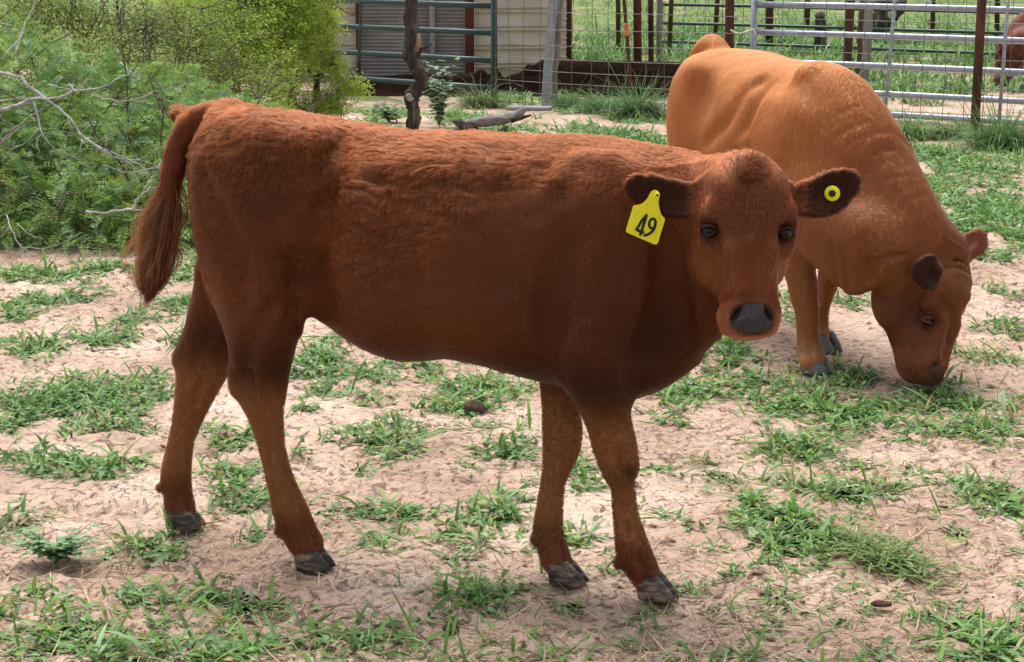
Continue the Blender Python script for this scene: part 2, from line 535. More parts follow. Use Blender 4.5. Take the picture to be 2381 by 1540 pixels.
def calf_body():
    C = CALF
    on = C.on
    # head frame
    poll = C.loc(at_depth(1739, 372, 4.0)); chin = C.loc(at_depth(1741, 782, 3.91))
    a = chin - poll; Lh = np.linalg.norm(a); a /= Lh
    view = C.loc(CAM_O) - poll; view /= np.linalg.norm(view)
    right = C.R @ np.array([1.0, 0, 0])
    n = view + .19 * right; n -= a * (a @ n); n /= np.linalg.norm(n)
    sd = np.cross(n, a)        # the animal's left shows on the picture's right
    if sd @ right < 0: sd = -sd
    g = Lh / .415
    P0 = poll
    hb = np.array([P0 + a * t * g + sd * s * g + n * q * g for t in (-.05, .44) for s in (-.12, .12) for q in (-.2, .08)])
    hl, hh = hb.min(0), hb.max(0)
    xs = axis_steps(-1.0, 1.12, .0070, [(hl[0] - .13, hh[0] + .12, .0055)])
    ys = axis_steps(-.70, .36, .0080, [(hl[1], hh[1], .0062)])
    zs = axis_steps(-.02, 1.24, .0070, [(hl[2], hh[2], .006)])
    f = Field(xs, ys, zs)
    # trunk: back and belly line
    top = np.array([on(*p)[[0, 2]] for p in ((456, 290), (478, 262), (505, 256), (545, 251), (600, 262), (660, 266), (730, 278), (800, 292), (880, 305), (960, 313), (1060, 318), (1170, 318), (1290, 327), (1400, 345), (1500, 368), (1600, 396))])
    bot = np.array([on(*p)[[0, 2]] for p in ((455, 560), (520, 640), (620, 670), (712, 696), (760, 728), (800, 766), (880, 812), (960, 832), (1060, 824), (1140, 838), (1230, 866), (1330, 895), (1440, 915), (1495, 893), (1545, 850), (1580, 790))])
    xs_ = np.linspace(top[0, 0], on(1640, 600)[0], 22)
    z_t = np.interp(xs_, top[:, 0], top[:, 1]); z_b = np.interp(xs_, bot[:, 0], bot[:, 1])
    u = (xs_ - xs_[0]) / (xs_[-1] - xs_[0])
    w = np.interp(u, [0, .03, .1, .2, .32, .45, .58, .7, .8, .9, 1], [.05, .105, .155, .175, .188, .225, .235, .212, .18, .132, .075])
    z_t[0] -= .05; z_b[-1] += .10; z_t[-1] -= .10; z_b[0] += .06
    sh = np.interp(u, [0, .3, .5, .8, 1], [.62, .55, .42, .42, .45])
    ex = np.interp(u, [0, .25, .5, 1], [2.5, 2.35, 2.2, 2.1])
    f.loft(np.stack([xs_, w, z_t, z_b, ex, sh], 1), k=.02)
    # haunch, hook bones, flank hollow, shoulder
    for s in (-1, 1):
        q = on(606, 480, s * .10); f.ball([q[0], s * .105, q[2]], (.145, .085, .20), k=.08)
        q = on(600, 640, s * .12); f.ball([q[0], s * .115, q[2]], (.125, .062, .17), k=.08)
        q = on(690, 305, s * .12); f.ball([q[0], s * .125, q[2] - .03], (.06, .03, .022), k=.08)
        q = on(1405, 590, s * .13); f.ball([q[0], s * .13, q[2]], (.125, .07, .215), np.array([[.97, 0, -.24], [0, 1, 0], [.24, 0, .97]]), k=.09)
        q = on(1490, 690, s * .13); f.ball([q[0] - .02, s * .125, q[2]], (.075, .06, .085), k=.07)
        q = on(1400, 800, s * .13); f.ball([q[0], s * .115, q[2]], (.095, .06, .15), k=.07)
    for s in (-1, 1):
        q = on(745, 480, s * .2); f.ball([q[0], s * .285, q[2]], (.085, .085, .10), k=.08, op='s')
        q = on(700, 690, s * .2); f.ball([q[0] + .02, s * .225, q[2]], (.045, .06, .09), k=.06, op='s')
    # brisket and neck to the turned head
    f.chain([on(1430, 812), on(1505, 806), on(1540, 750), on(1565, 690)], [.088, .082, .078, .078], sy=1.05, k=.07)
    nk = on(1420, 560); base = on(1560, 600)
    skull = P0 + a * .08 * g - n * .10 * g
    mid = (on(1560, 560) + skull) / 2
    f.chain([on(1380, 560), on(1500, 560, -.02), on(1590, 545, -.06), skull + a * .02 - n * .02], [.21, .19, .155, .10], sy=[.72, .68, .66, .8], k=.07)
    f.chain([on(1450, 740), on(1560, 720, -.03), on(1640, 660, -.10), P0 + a * .16 * g - n * .13 * g], [.14, .115, .085, .05], sy=.72, k=.07)
    f.chain([on(1300, 400), on(1420, 410), on(1530, 425, -.03), on(1620, 440, -.08), P0 + a * .05 * g - n * .06 * g], [.055, .06, .06, .055, .05], k=.06)
    # legs: picture points and half widths down each leg, attached at one side distance and ending at the hoof's own
    sc = lambda yd: F_D / (CALF_DEPTH)
    def leg(rows, hoof, ytop, front):
        h = C.loc(on_ground(*hoof))
        pts, rad = [], []
        t = np.linspace(0, 1, len(rows)) ** 1.1
        for (xd, yd, hw), tt in zip(rows, t):
            y = ytop + (h[1] - ytop) * tt
            q = on(xd, yd, y)
            wp = (C.R.T @ q) + C.o
            dep = (wp - CAM_O) @ _F
            pts.append(q); rad.append(hw * dep / F_D - .003)
        return np.array(pts), np.array(rad), h
    L = {}
    L['rn'] = leg([(618, 660, 108), (612, 740, 92), (609, 800, 79), (609, 850, 68), (607, 904, 62), (615, 955, 46), (626, 1010, 37), (633, 1045, 33), (645, 1095, 31), (661, 1145, 34), (676, 1190, 41), (692, 1230, 41), (712, 1266, 40)], (728, 1318), -.13, False)
    L['rf'] = leg([(560, 600, 100), (530, 690, 82), (505, 760, 74), (487, 812, 70), (468, 862, 60), (452, 915, 48), (438, 965, 38), (424, 1015, 32), (414, 1064, 32), (409, 1108, 35), (414, 1150, 33), (418, 1180, 36)], (430, 1224), .12, False)
    L['fn'] = leg([(1392, 800, 100), (1398, 880, 74), (1405, 940, 60), (1416, 985, 53), (1429, 1035, 52), (1441, 1085, 46), (1449, 1128, 31), (1452, 1177, 29), (1463, 1240, 35), (1474, 1286, 41), (1489, 1316, 38), (1500, 1342, 37)], (1520, 1388), -.125, True)
    L['ff'] = leg([(1330, 800, 90), (1312, 870, 60), (1302, 939, 43), (1307, 990, 47), (1306, 1035, 45), (1297, 1078, 36), (1286, 1121, 29), (1279, 1177, 31), (1274, 1232, 35), (1285, 1275, 35), (1293, 1306, 37)], (1312, 1354), .10, True)
    for key, (p, r, h) in L.items():
        sy = np.linspace(.78, 1.0, len(p)); sy[-4:] = 1.0
        if key[0] == 'r': sy[3:8] = .62
        else: sy[3:6] = .80
        p[-1, 2] = max(p[-1, 2], .045)
        f.chain(p, r, sy=sy, k=.035)
    # hocks, knees, dewclaws
    q, r, h = L['rn'];  f.chain([on(556, 898, q[4][1]), on(552, 845, q[3][1]), on(575, 790, q[2][1])], [.021, .013, .012], sy=.8, k=.025)
    q, r, h = L['rf'];  f.chain([on(424, 832, q[4][1]), on(450, 800, q[3][1]), on(490, 745, q[2][1])], [.019, .013, .012], sy=.8, k=.03)
    for key, (xd, yd) in (('rn', (650, 1236)), ('rf', (374, 1135)), ('fn', (1438, 1310)), ('ff', (1246, 1255))):
        q, r, h = L[key]
        for s in (-1, 1):
            f.ball(on(xd, yd, q[-3][1] + s * .018), (.013, .009, .014), k=.012)
    # tail
    tl = [(545, 262, .03, 18), (480, 270, .015, 25), (443, 295, 0, 26), (418, 332, -.01, 24), (404, 385, -.02, 22), (394, 450, -.03, 19), (383, 520, -.03, 16), (373, 590, -.03, 15), (357, 640, -.03, 13), (346, 680, -.03, 7)]
    tp = np.array([on(x, y, s) for x, y, s, _ in tl]); tr = np.array([w for *_, w in tl]) / 960.0
    f.chain(tp, tr, k=.025)
    f.chain([on(440, 278, .03), on(424, 268, .05), on(408, 266, .05)], [.02, .018, .010], k=.02)
    # head
    P = head_shape(f, P0, a, n, sd, g)
    eu = lambda pts, s: np.array([[((x - W_D / 2) / F_D * 4.2), ((H_D / 2 - y) / F_D * 4.2)] for x, y in pts])
    ears = {}
    for key, out, root in (('l', [(1645, 424), (1603, 423), (1560, 417), (1524, 406), (1485, 406), (1463, 420), (1459, 436), (1471, 460), (1489, 474), (1535, 498), (1582, 508), (1625, 502), (1648, 490)], (1640, 455)),
                           ('r', [(1836, 431), (1883, 419), (1919, 400), (1955, 392), (1984, 398), (2003, 416), (2001, 440), (1973, 473), (1944, 495), (1901, 507), (1865, 503), (1836, 490)], (1840, 455))):
        s = -1 if key == 'l' else 1
        r0 = P(.075, s * .088, -.05)
        fw = ((C.R.T @ r0) + C.o - CAM_O) @ _F
        # plane of the ear: outwards, up the picture, towards the viewer; swept a little back
        uo = right * s; vo = C.R @ _U; wo_ = C.R @ -_F
        u2 = uo * .97 - wo_ * .12; u2 /= np.linalg.norm(u2)
        w2 = np.cross(u2, vo) * s; w2 /= np.linalg.norm(w2)
        if w2 @ wo_ < 0: w2 = -w2
        rp = np.array([(root[0] - W_D / 2) / F_D, (H_D / 2 - root[1]) / F_D]) * fw
        Q = np.array([[((x - W_D / 2) / F_D * fw - rp[0]) * s / .97, (H_D / 2 - y) / F_D * fw - rp[1]] for x, y in out])
        oo = C.loc(CAM_O + np.array([rp[0], 0, 0]) + _U * rp[1] + _F * fw)
        Rr = np.stack([u2, vo, w2])
        f.leaf(Q, oo, Rr, th=.008, bend=7.0, fold=-.012, k=.022)
        ears[key] = (oo, Rr, Q)
    # creases and hollows drawn where the picture shows them
    ln = lambda pts, r, k=.03, op='s', ins=0.0: f.line(C, pts, r, k, op, ins)
    ln([(1552, 520), (1548, 600), (1556, 690), (1562, 770), (1545, 850)], [.012, .026, .034, .034, .012], .035)
    ln([(1578, 560), (1582, 650), (1590, 730), (1594, 800)], [.010, .020, .025, .012], .03)
    ln([(1602, 560), (1608, 640), (1618, 700)], [.006, .013, .007], .025)
    ln([(1535, 700), (1518, 770), (1500, 830), (1478, 890)], [.016, .032, .034, .018], .06)
    ln([(1258, 690), (1264, 740), (1281, 823), (1302, 872)], [.006, .012, .015, .009], .03)
    ln([(1330, 560), (1290, 660), (1285, 760)], [.016, .028, .016], .06)
    ln([(750, 520), (722, 600), (708, 668), (700, 722)], [.014, .034, .040, .020], .07)
    ln([(768, 700), (735, 722), (716, 738)], [.010, .014, .010], .04)
    ln([(640, 700), (600, 760), (578, 830), (572, 880)], [.008, .014, .016, .010], .035)
    ln([(470, 420), (520, 520), (560, 620), (560, 700)], [.006, .012, .012, .006], .06)
    ln([(800, 330), (780, 400), (760, 470)], [.006, .012, .010], .06)
    ln([(582, 870), (590, 930)], [.007, .006], .025)
    ln([(500, 750), (468, 800), (450, 850)], [.006, .009, .006], .03)
    ln([(480, 850), (462, 900), (450, 940)], [.004, .006, .004], .02)
    ln([(1440, 1055), (1452, 1100)], [.006, .004], .025)
    ln([(1466, 1100), (1474, 1130)], [.008, .006], .02)
    ln([(1445, 1180), (1462, 1240)], [.003, .003], .015)
    ln([(1488, 1290), (1508, 1345)], [.005, .007], .012)
    ln([(1306, 1268), (1316, 1312)], [.004, .006], .012)
    ln([(718, 1215), (738, 1268)], [.004, .006], .012)
    ln([(436, 1150), (440, 1190)], [.004, .006], .012)
    for x0, y0, x1, y1 in ((880, 430, 905, 640), (950, 430, 975, 660), (1020, 430, 1045, 670), (1090, 430, 1110, 670), (1160, 440, 1175, 650)):
        ln([(x0, y0), ((x0 + x1) / 2 - 4, (y0 + y1) / 2), (x1, y1)], [.008, .016, .008], .06, ins=-.006)
    ln([(1300, 420), (1350, 380), (1420, 375)], [.006, .010, .006], .05, 'u', .004)
    ln([(1664, 560), (1674, 605), (1688, 655)], [.004, .007, .004], .025)
    ln([(1814, 562), (1806, 610), (1795, 655)], [.004, .007, .004], .025)
    ln([(1674, 704), (1702, 692), (1741, 688), (1778, 692), (1800, 706)], [.003, .005, .004, .005, .003], .025)
    ln([(1738, 430), (1740, 490), (1742, 540)], [.002, .004, .002], .02)
    # eye sockets
    eyes = []
    for (xd, yd) in ((1646, 539), (1829, 543)):
        q = f.hit(C, xd, yd); eyes.append(q)
        vv = C.loc(CAM_O) - q; vv /= np.linalg.norm(vv)
        f.ball(q + n * .004, .0205 * g, k=.012, op='s')
    for q in eyes: f.line(C, [tuple(float(t) for t in to_pix((q @ C.R + C.o)[None] + 0)[0:2][i] for i in (0, 1))] * 2, [.002, .002], .01) if False else None
    V, Q = f.skin()
    V = relax(V, Q, 2)
    return dict(V=V, Q=Q, P=P, a=a, n=n, sd=sd, g=g, poll=P0, legs=L, ears=ears, tail=tp, right=right, eyes=eyes)
CALF_DEPTH = 4.3
# ------------------------------------------------------------------ the grazing cow
COW = Place([1.024, 7.236, 0.0], math.radians(68))
def cow_body():
    C = COW
    at = lambda xd, yd, Y: C.loc(at_depth(xd, yd, Y))
    muz = C.loc(at_depth(2146, 890, 6.30)); poll = C.loc(at_depth(2222, 585, 6.50))
    a = muz - poll; Lh = np.linalg.norm(a); a /= Lh
    right = C.R @ np.array([1.0, 0, 0]); away = C.R @ np.array([0, 1.0, 0])
    n = right * .78 - away * .62; n -= a * (a @ n); n /= np.linalg.norm(n)
    sd = np.cross(n, a)
    if sd @ away < 0: sd = -sd
    g = Lh / .415
    hb = np.array([poll + a * t * g + sd * s * g + n * q * g for t in (-.05, .44) for s in (-.12, .12) for q in (-.2, .08)])
    hl, hh = hb.min(0), hb.max(0)
    xs = axis_steps(-.80, 1.45, .013, [(hl[0] - .05, hh[0] + .05, .008)])
    ys = axis_steps(-.42, max(.95, hh[1] + .32), .013, [(hl[1] - .05, hh[1] + .05, .008)])
    zs = axis_steps(-.02, 1.25, .012, [(max(hl[2], 0), hh[2], .008)])
    f = Field(xs, ys, zs)
    st = np.array([[-.60, .07, .98, .74, 2.2, .5], [-.56, .13, 1.03, .66, 2.3, .55], [-.48, .19, 1.085, .58, 2.5, .58], [-.36, .225, 1.10, .50, 2.6, .60], [-.22, .235, 1.095, .44, 2.5, .55],
                   [-.05, .265, 1.088, .40, 2.4, .52], [.12, .275, 1.082, .40, 2.35, .5], [.28, .255, 1.075, .42, 2.15, .45], [.42, .215, 1.075, .45, 2.0, .40], [.55, .17, 1.02, .47, 2.0, .40], [.66, .12, .93, .52, 2.0, .45], [.72, .07, .85, .6, 2.0, .5]])
    f.loft(st, k=.02)
    for s in (-1, 1):
        f.ball([-.38, s * .13, .80], (.17, .10, .25), k=.09)
        f.ball([-.30, s * .15, .66], (.13, .075, .18), k=.08)
        f.ball([-.27, s * .175, 1.025], (.06, .035, .03), k=.09)
        f.ball([.42, s * .155, .76], (.14, .066, .19), np.array([[.97, 0, -.22], [0, 1, 0], [.22, 0, .97]]), k=.08)
        f.ball([.56, s * .16, .66], (.09, .07, .10), k=.07)
        f.ball([-.16, s * .325, .93], (.085, .075, .08), k=.10, op='s')
        f.ball([.26, s * .315, .86], (.03, .06, .22), np.array([[.96, 0, -.27], [0, 1, 0], [.27, 0, .96]]), k=.06, op='s')
    f.ball([-.53, 0, 1.10], (.075, .05, .045), k=.05)                  # raised tail head
    # tail hanging behind
    f.chain([[-.54, 0, 1.11], [-.615, -.02, 1.06], [-.65, -.03, .92], [-.66, -.05, .70], [-.67, -.05, .42], [-.67, -.05, .34]], [.035, .035, .028, .022, .03, .012], k=.03)
    # neck and shoulders to the lowered head
    f.chain([at(1905, 330, 6.85), at(1990, 380, 6.72), at(2065, 450, 6.58), at(2130, 540, 6.48), poll + a * .06 - n * .07], [.205, .175, .14, .11, .09], sy=.9, k=.08)
    f.chain([at(1900, 190, 6.85), at(1975, 240, 6.75), at(2045, 350, 6.66), at(2112, 470, 6.58), poll - n * .02 - a * .01], [.05, .055, .05, .05, .05], k=.09)
    f.chain([at(1930, 500, 6.65), at(1985, 540, 6.52), at(2050, 580, 6.42), poll + a * .18 - n * .12], [.17, .145, .115, .07], k=.07)
    f.chain([at(1925, 560, 6.55), at(1965, 632, 6.45), at(1998, 648, 6.42), at(2030, 610, 6.42)], [.10, .062, .055, .05], sy=.6, k=.05)   # dewlap
    for (x0, y0, x1, y1, Y) in ((1938, 545, 1950, 655, 6.33), (1972, 560, 1976, 660, 6.32), (2008, 545, 2008, 640, 6.32), (1905, 560, 1922, 630, 6.40), (2030, 600, 2012, 655, 6.34)):
        f.chain([at(x0, y0, Y), at((x0 + x1) / 2 + 4, (y0 + y1) / 2, Y), at(x1, y1, Y)], [.006, .012, .006], k=.035, op='s')
    # front legs
    def leg(rows, hoof, Y0):
        h = on_ground(*hoof); out, rad = [], []
        for i, (xd, yd, hw) in enumerate(rows):
            t = i / (len(rows) - 1)
            Y = Y0 + (h[1] - Y0) * t
            out.append(at(xd, yd, Y)); rad.append(hw * (Y * 1.0 + .15) / F_D)
        return np.array(out), np.array(rad), C.loc(h)
    L = {'fn': leg([(1872, 520, 70), (1856, 580, 50), (1858, 622, 38), (1868, 672, 34), (1876, 728, 27), (1878, 778, 25), (1882, 815, 30), (1888, 838, 31)], (1898, 866), 6.72),
         'ff': leg([(1960, 540, 60), (1938, 610, 34), (1924, 665, 22), (1915, 712, 15), (1913, 750, 13), (1914, 780, 17)], (1920, 815), 6.95)}
    for key, (p, r, h) in L.items(): f.chain(p, r, sy=.95, k=.04)
    # hind legs, mostly behind the calf
    for s in (-1, 1):
        dx = -.05 if s > 0 else .12
        p = np.array([[-.32, s * .14, .68], [-.34 + dx * .4, s * .14, .52], [-.50 + dx * .6, s * .13, .40], [-.50 + dx, s * .125, .24], [-.48 + dx, s * .12, .12], [-.44 + dx, s * .12, .06]])
        r = np.array([.13, .085, .055, .035, .04, .042])
        f.chain(p, r, sy=[.8, .7, .6, .8, .9, 1], k=.05)
        L['r' + ('f' if s > 0 else 'n')] = (p, r, np.array([-.42 + dx, s * .12, 0]))
    P = head_shape(f, poll, a, n, sd, g)
    # ears: near one turned to the viewer, far one standing out beyond the poll
    fw_ = -away; upv = C.R @ _U
    el = .90 * np.array([[0, -.026], [.025, -.056], [.06, -.072], [.095, -.066], [.122, -.036], [.130, .0], [.118, .036], [.088, .060], [.05, .062], [.018, .044], [0, .02]])
    u = -right * .80 + fw_ * .52 + upv * .10; u /= np.linalg.norm(u)
    v = upv - u * (u @ upv); v /= np.linalg.norm(v)
    w = np.cross(u, v); w = w if w @ fw_ > 0 else -w
    o1 = C.loc(at_depth(2186, 630, 6.31)); f.leaf(el, o1, np.stack([u, v, w]), th=.012, bend=9.0, fold=-.014, k=.02)
    f.chain([P(.075, -.07, -.05), o1 + u * .02], [.03, .018], k=.03)
    ears = {'n': (o1, np.stack([u, v, w]), el)}
    u = right * .80 + upv * .60; v = upv * .80 - right * .60; w = fw_
    v = v - u * (u @ v); v /= np.linalg.norm(v)
    o2 = C.loc(at_depth(2224, 592, 6.56))
    el2 = np.array([[0, -.02], [.03, -.042], [.075, -.055], [.11, -.042], [.132, -.005], [.118, .03], [.07, .045], [.025, .03], [0, .015]])
    f.leaf(el2, o2, np.stack([u, v, w]), th=.010, bend=6.0, fold=-.008, k=.03)
    ears['f'] = (o2, np.stack([u, v, w]), el2)
    f.chain([P(.06, .07, -.05), o2 + u * .03], [.035, .02], k=.04)
    ln = lambda pts, r, k=.03, op='s', ins=0.0: f.line(C, pts, r, k, op, ins)
    ln([(1879, 168), (1840, 181), (1800, 207), (1778, 238), (1752, 294), (1738, 335)], [.006, .010, .012, .012, .010, .006], .07, 'u', .006)
    ln([(1830, 172), (1786, 196), (1756, 232), (1732, 290)], [.004, .007, .007, .005], .09)
    ln([(1640, 330), (1690, 280), (1730, 215), (1770, 190)], [.002, .004, .004, .002], .07)
    for pts in (((1930, 330), (1975, 300), (2020, 285)), ((1960, 345), (2010, 318), (2046, 308)), ((2030, 360), (2062, 350), (2088, 352)), ((1950, 268), (1985, 250), (2015, 243)), ((2060, 420), (2090, 412), (2112, 418)), ((1900, 470), (1915, 520), (1912, 570)), ((2040, 600), (2034, 560), (2040, 510))):
        ln(pts, [.0003, .0010, .0003], .014)
    ln([(2180, 610), (2215, 604), (2250, 618)], [.004, .007, .004], .02)
    ln([(2190, 622), (2225, 622), (2258, 640)], [.003, .006, .003], .02)
    ln([(2136, 748), (2150, 765), (2172, 764), (2184, 745)], [.003, .006, .006, .003], .015)
    ln([(2138, 738), (2150, 722), (2170, 722)], [.003, .005, .003], .015)
    ln([(2098, 832), (2125, 826), (2150, 824)], [.003, .005, .002], .015)
    ln([(2120, 690), (2095, 740), (2085, 800)], [.008, .014, .008], .05)
    ln([(2190, 700), (2215, 735), (2205, 790)], [.008, .012, .008], .04)
    for pts in (((1936, 570), (1942, 625), (1952, 672)), ((1958, 585), (1966, 630), (1970, 665)), ((2001, 590), (2004, 625), (2004, 656)), ((2018, 606), (2024, 630), (2028, 650))):
        ln(pts, [.006, .012, .006], .022)
    ln([(2018, 640), (2040, 612), (2068, 596), (2104, 588)], [.006, .011, .009, .004], .02)
    ln([(2120, 700), (2132, 722), (2130, 745)], [.003, .006, .003], .02)
    ln([(2200, 660), (2225, 672), (2245, 690)], [.006, .008, .005], .04, 'u', .004)
    eyes = []
    q = f.hit(C, 2160, 746); eyes.append(q)
    f.ball(q + n * .004, .013 * g, k=.012, op='s')
    V, Q = f.skin()
    V = relax(V, Q, 3)
    return dict(V=V, Q=Q, P=P, a=a, n=n, sd=sd, g=g, poll=poll, legs=L, ears=ears, right=right, up=upv, eyes=eyes)
# ------------------------------------------------------------------ coats
def front_point(V, xd, yd, tol=5.0):
    """the body vertex (world) that shows at a picture point"""
    x, y = to_pix(V)
    d = (V - CAM_O) @ _F
    w = np.hypot(x - xd, y - yd)
    ok = w < max(tol, w.min() + 2)
    i = np.where(ok)[0]
    return i[np.argmin(d[i])]
def coat_skin_mat(name, hair=True):
    m, ns, L, b = mat_new(name)
    at = nd(ns, 'ShaderNodeVertexColor', layer_name='tint')
    tc = ns.new('ShaderNodeTexCoord')
    nz = nd(ns, 'ShaderNodeTexNoise', Scale=9.0, Detail=7.0, Roughness=0.65)
    L.new(tc.outputs['Object'], nz.inputs['Vector'])
    mr = nd(ns, 'ShaderNodeMapRange'); mr.inputs['To Min'].default_value = .82; mr.inputs['To Max'].default_value = 1.18
    L.new(nz.outputs['Fac'], mr.inputs['Value'])
    mx = nd(ns, 'ShaderNodeVectorMath', operation='SCALE')
    L.new(at.outputs['Color'], mx.inputs[0]); L.new(mr.outputs['Result'], mx.inputs['Scale'])
    L.new(mx.outputs['Vector'], b.inputs['Base Color'])
    b.inputs['Roughness'].default_value = .62
    b.inputs['Specular IOR Level'].default_value = .25
    b.inputs['Sheen Weight'].default_value = .10
    b.inputs['Sheen Roughness'].default_value = .5
    b.inputs['Sheen Tint'].default_value = (1, .75, .55, 1)
    # short hair: streaks along the body, drawn as bumps
    mp = nd(ns, 'ShaderNodeMapping'); mp.inputs['Scale'].default_value = (1.0, 1.0, .42); mp.inputs['Rotation'].default_value = (0, .6, 0)
    L.new(tc.outputs['Object'], mp.inputs['Vector'])
    n2 = nd(ns, 'ShaderNodeTexNoise', Scale=75.0, Detail=6.0, Roughness=.7, Distortion=1.2)
    L.new(mp.outputs['Vector'], n2.inputs['Vector'])
    bp = nd(ns, 'ShaderNodeBump', Strength=.38, Distance=.010)
    L.new(n2.outputs['Fac'], bp.inputs['Height'])
    L.new(bp.outputs['Normal'], b.inputs['Normal'])
    return m
def fur_mat(name):
    m, ns, L, b = mat_new(name)
    at = nd(ns, 'ShaderNodeAttribute', attribute_name='tint')
    hi = ns.new('ShaderNodeHairInfo')
    mr = nd(ns, 'ShaderNodeMapRange'); mr.inputs['To Min'].default_value = .62; mr.inputs['To Max'].default_value = 1.25
    L.new(hi.outputs['Intercept'], mr.inputs['Value'])
    mx = nd(ns, 'ShaderNodeVectorMath', operation='SCALE')
    L.new(at.outputs['Color'], mx.inputs[0]); L.new(mr.outputs['Result'], mx.inputs['Scale'])
    L.new(mx.outputs['Vector'], b.inputs['Base Color'])
    b.inputs['Roughness'].default_value = .48
    b.inputs['Specular IOR Level'].default_value = .24
    b.inputs['Sheen Weight'].default_value = .03
    b.inputs['Sheen Roughness'].default_value = .45
    b.inputs['Sheen Tint'].default_value = (1, .72, .52, 1)
    an = nd(ns, 'ShaderNodeAttribute', attribute_name='coat_normal')        # hair lies along the hide and is lit as the hide is
    L.new(an.outputs['Vector'], b.inputs['Normal'])
    tr = ns.new('ShaderNodeBsdfTranslucent')
    L.new(mx.outputs['Vector'], tr.inputs['Color'])
    ms = nd(ns, 'ShaderNodeMixShader'); ms.inputs['Fac'].default_value = .12
    L.new(b.outputs['BSDF'], ms.inputs[1]); L.new(tr.outputs['BSDF'], ms.inputs[2])
    L.new(ms.outputs['Shader'], ns['Material Output'].inputs['Surface'])
    return m
def hair_object(name, P, rad, tint, mat, parent, nrm=None):
    """P (n,k,3) strands; rad (n,) root radius; tint (n,3)"""
    n, k = P.shape[:2]
    hc = bpy.data.hair_curves.new(name)
    hc.add_curves([k] * n)
    hc.attributes['position'].data.foreach_set('vector', P.astype(np.float32).ravel())
    r = hc.attributes.get('radius') or hc.attributes.new('radius', 'FLOAT', 'POINT')
    r.data.foreach_set('value', (rad[:, None] * np.linspace(1, .25, k)[None]).astype(np.float32).ravel())
    t = hc.attributes.new('tint', 'FLOAT_COLOR', 'CURVE')
    t.data.foreach_set('color', np.concatenate([tint, np.ones((n, 1))], 1).astype(np.float32).ravel())
    q = hc.attributes.new('coat_normal', 'FLOAT_VECTOR', 'CURVE')
    if nrm is None: nrm = unit(P[:, -1] - P[:, 0])
    q.data.foreach_set('vector', nrm.astype(np.float32).ravel())
    hc.materials.append(mat)
    o = bpy.data.objects.new(name, hc)
    COL.objects.link(o)
    o.parent = parent
    return o
def scatter_tris(V, Q, w, n, rng):
    """n points on quads, w weight per vertex -> points, barycentric gather"""
    T = np.concatenate([Q[:, [0, 1, 2]], Q[:, [0, 2, 3]]])
    A = np.linalg.norm(np.cross(V[T[:, 1]] - V[T[:, 0]], V[T[:, 2]] - V[T[:, 0]]), axis=1) * .5 * w[T].mean(1)
    c = np.cumsum(A)
    t = T[np.searchsorted(c, rng.random(n) * c[-1])]
    a, b = rng.random(n), rng.random(n)
    f = a + b > 1
    a[f], b[f] = 1 - a[f], 1 - b[f]
    B = np.stack([1 - a - b, a, b], 1)
    return lambda X: (X[t] * (B[:, :, None] if X.ndim == 2 else B)).sum(1)
def unit(v): return v / (np.linalg.norm(v, axis=-1, keepdims=True) + 1e-12)
def strands(p, nrm, flow, length, curl, rng, lift=.32, clump=.011, pull=.5, k=4, seed=3):
    """grow strands from p: leave along the normal, bend over into flow, gather into small locks"""
    n = len(p)
    f = flow + curl[:, None] * (np.stack([fbm(p * 13 + 7, 2, seed), fbm(p * 13 + 31, 2, seed + 1), fbm(p * 13 + 57, 2, seed + 2)], 1) * 1.5
                                + np.stack([vnoise(p * 42 + 5, seed + 3), vnoise(p * 42 + 25, seed + 4), vnoise(p * 42 + 45, seed + 5)], 1) * .8)
    f = f - nrm * (f * nrm).sum(1)[:, None]
    f = unit(f + rng.normal(0, .16, (n, 3)))
    lf = lift * (.75 + .5 * rng.random(n))[:, None]
    d0 = unit(f * .6 + nrm * lf * 2.0); d1 = unit(f + nrm * lf); d2 = unit(f + nrm * lf * .45)
    L = length[:, None] / (k - 1)
    pts = [p - nrm * .0015]
    for i in range(k - 1): pts.append(pts[-1] + [d0, d1, d2, d2, d2][min(i, 4)] * L)
    P = np.stack(pts, 1)
    q = p + np.stack([vnoise(p * 60 + 3, 71), vnoise(p * 60 + 13, 72), vnoise(p * 60 + 23, 73)], 1) * clump * .6
    ci = np.floor(q / clump).astype(np.int64)
    ci = ci - ci.min(0); key = (ci[:, 0] * 4096 + ci[:, 1]) * 4096 + ci[:, 2]
    _, inv = np.unique(key, return_inverse=True)
    cnt = np.bincount(inv)
    tip = np.stack([np.bincount(inv, P[:, -1, c]) for c in range(3)], 1) / cnt[:, None]
    base = np.stack([np.bincount(inv, p[:, c]) for c in range(3)], 1) / cnt[:, None]
    pl = np.broadcast_to(np.asarray(pull, float), (n,))
    for i in range(1, k):
        t = (i / (k - 1)) ** 1.3
        tgt = base[inv] + (tip[inv] - base[inv]) * (i / (k - 1))
        P[:, i] += (tgt - P[:, i]) * (pl * t)[:, None]
        under = ((P[:, i] - p) * nrm).sum(1)
        P[:, i] += nrm * np.maximum(.0016 + .0012 * i - under, 0)[:, None]
    return P, cnt[inv], inv
def blob(c, r, R=np.eye(3), nu=16, nv=10):
    u = np.linspace(0, 2 * np.pi, nu, endpoint=False); v = np.linspace(0, np.pi, nv)
    V = np.stack([np.outer(np.sin(v), np.cos(u)).ravel(), np.outer(np.sin(v), np.sin(u)).ravel(), np.outer(np.cos(v), np.ones(nu)).ravel()], 1) * np.asarray(r)
    Q = [[i * nu + j, (i + 1) * nu + j, (i + 1) * nu + (j + 1) % nu, i * nu + (j + 1) % nu] for i in range(nv - 1) for j in range(nu)]
    return V @ np.asarray(R) + np.asarray(c), Q
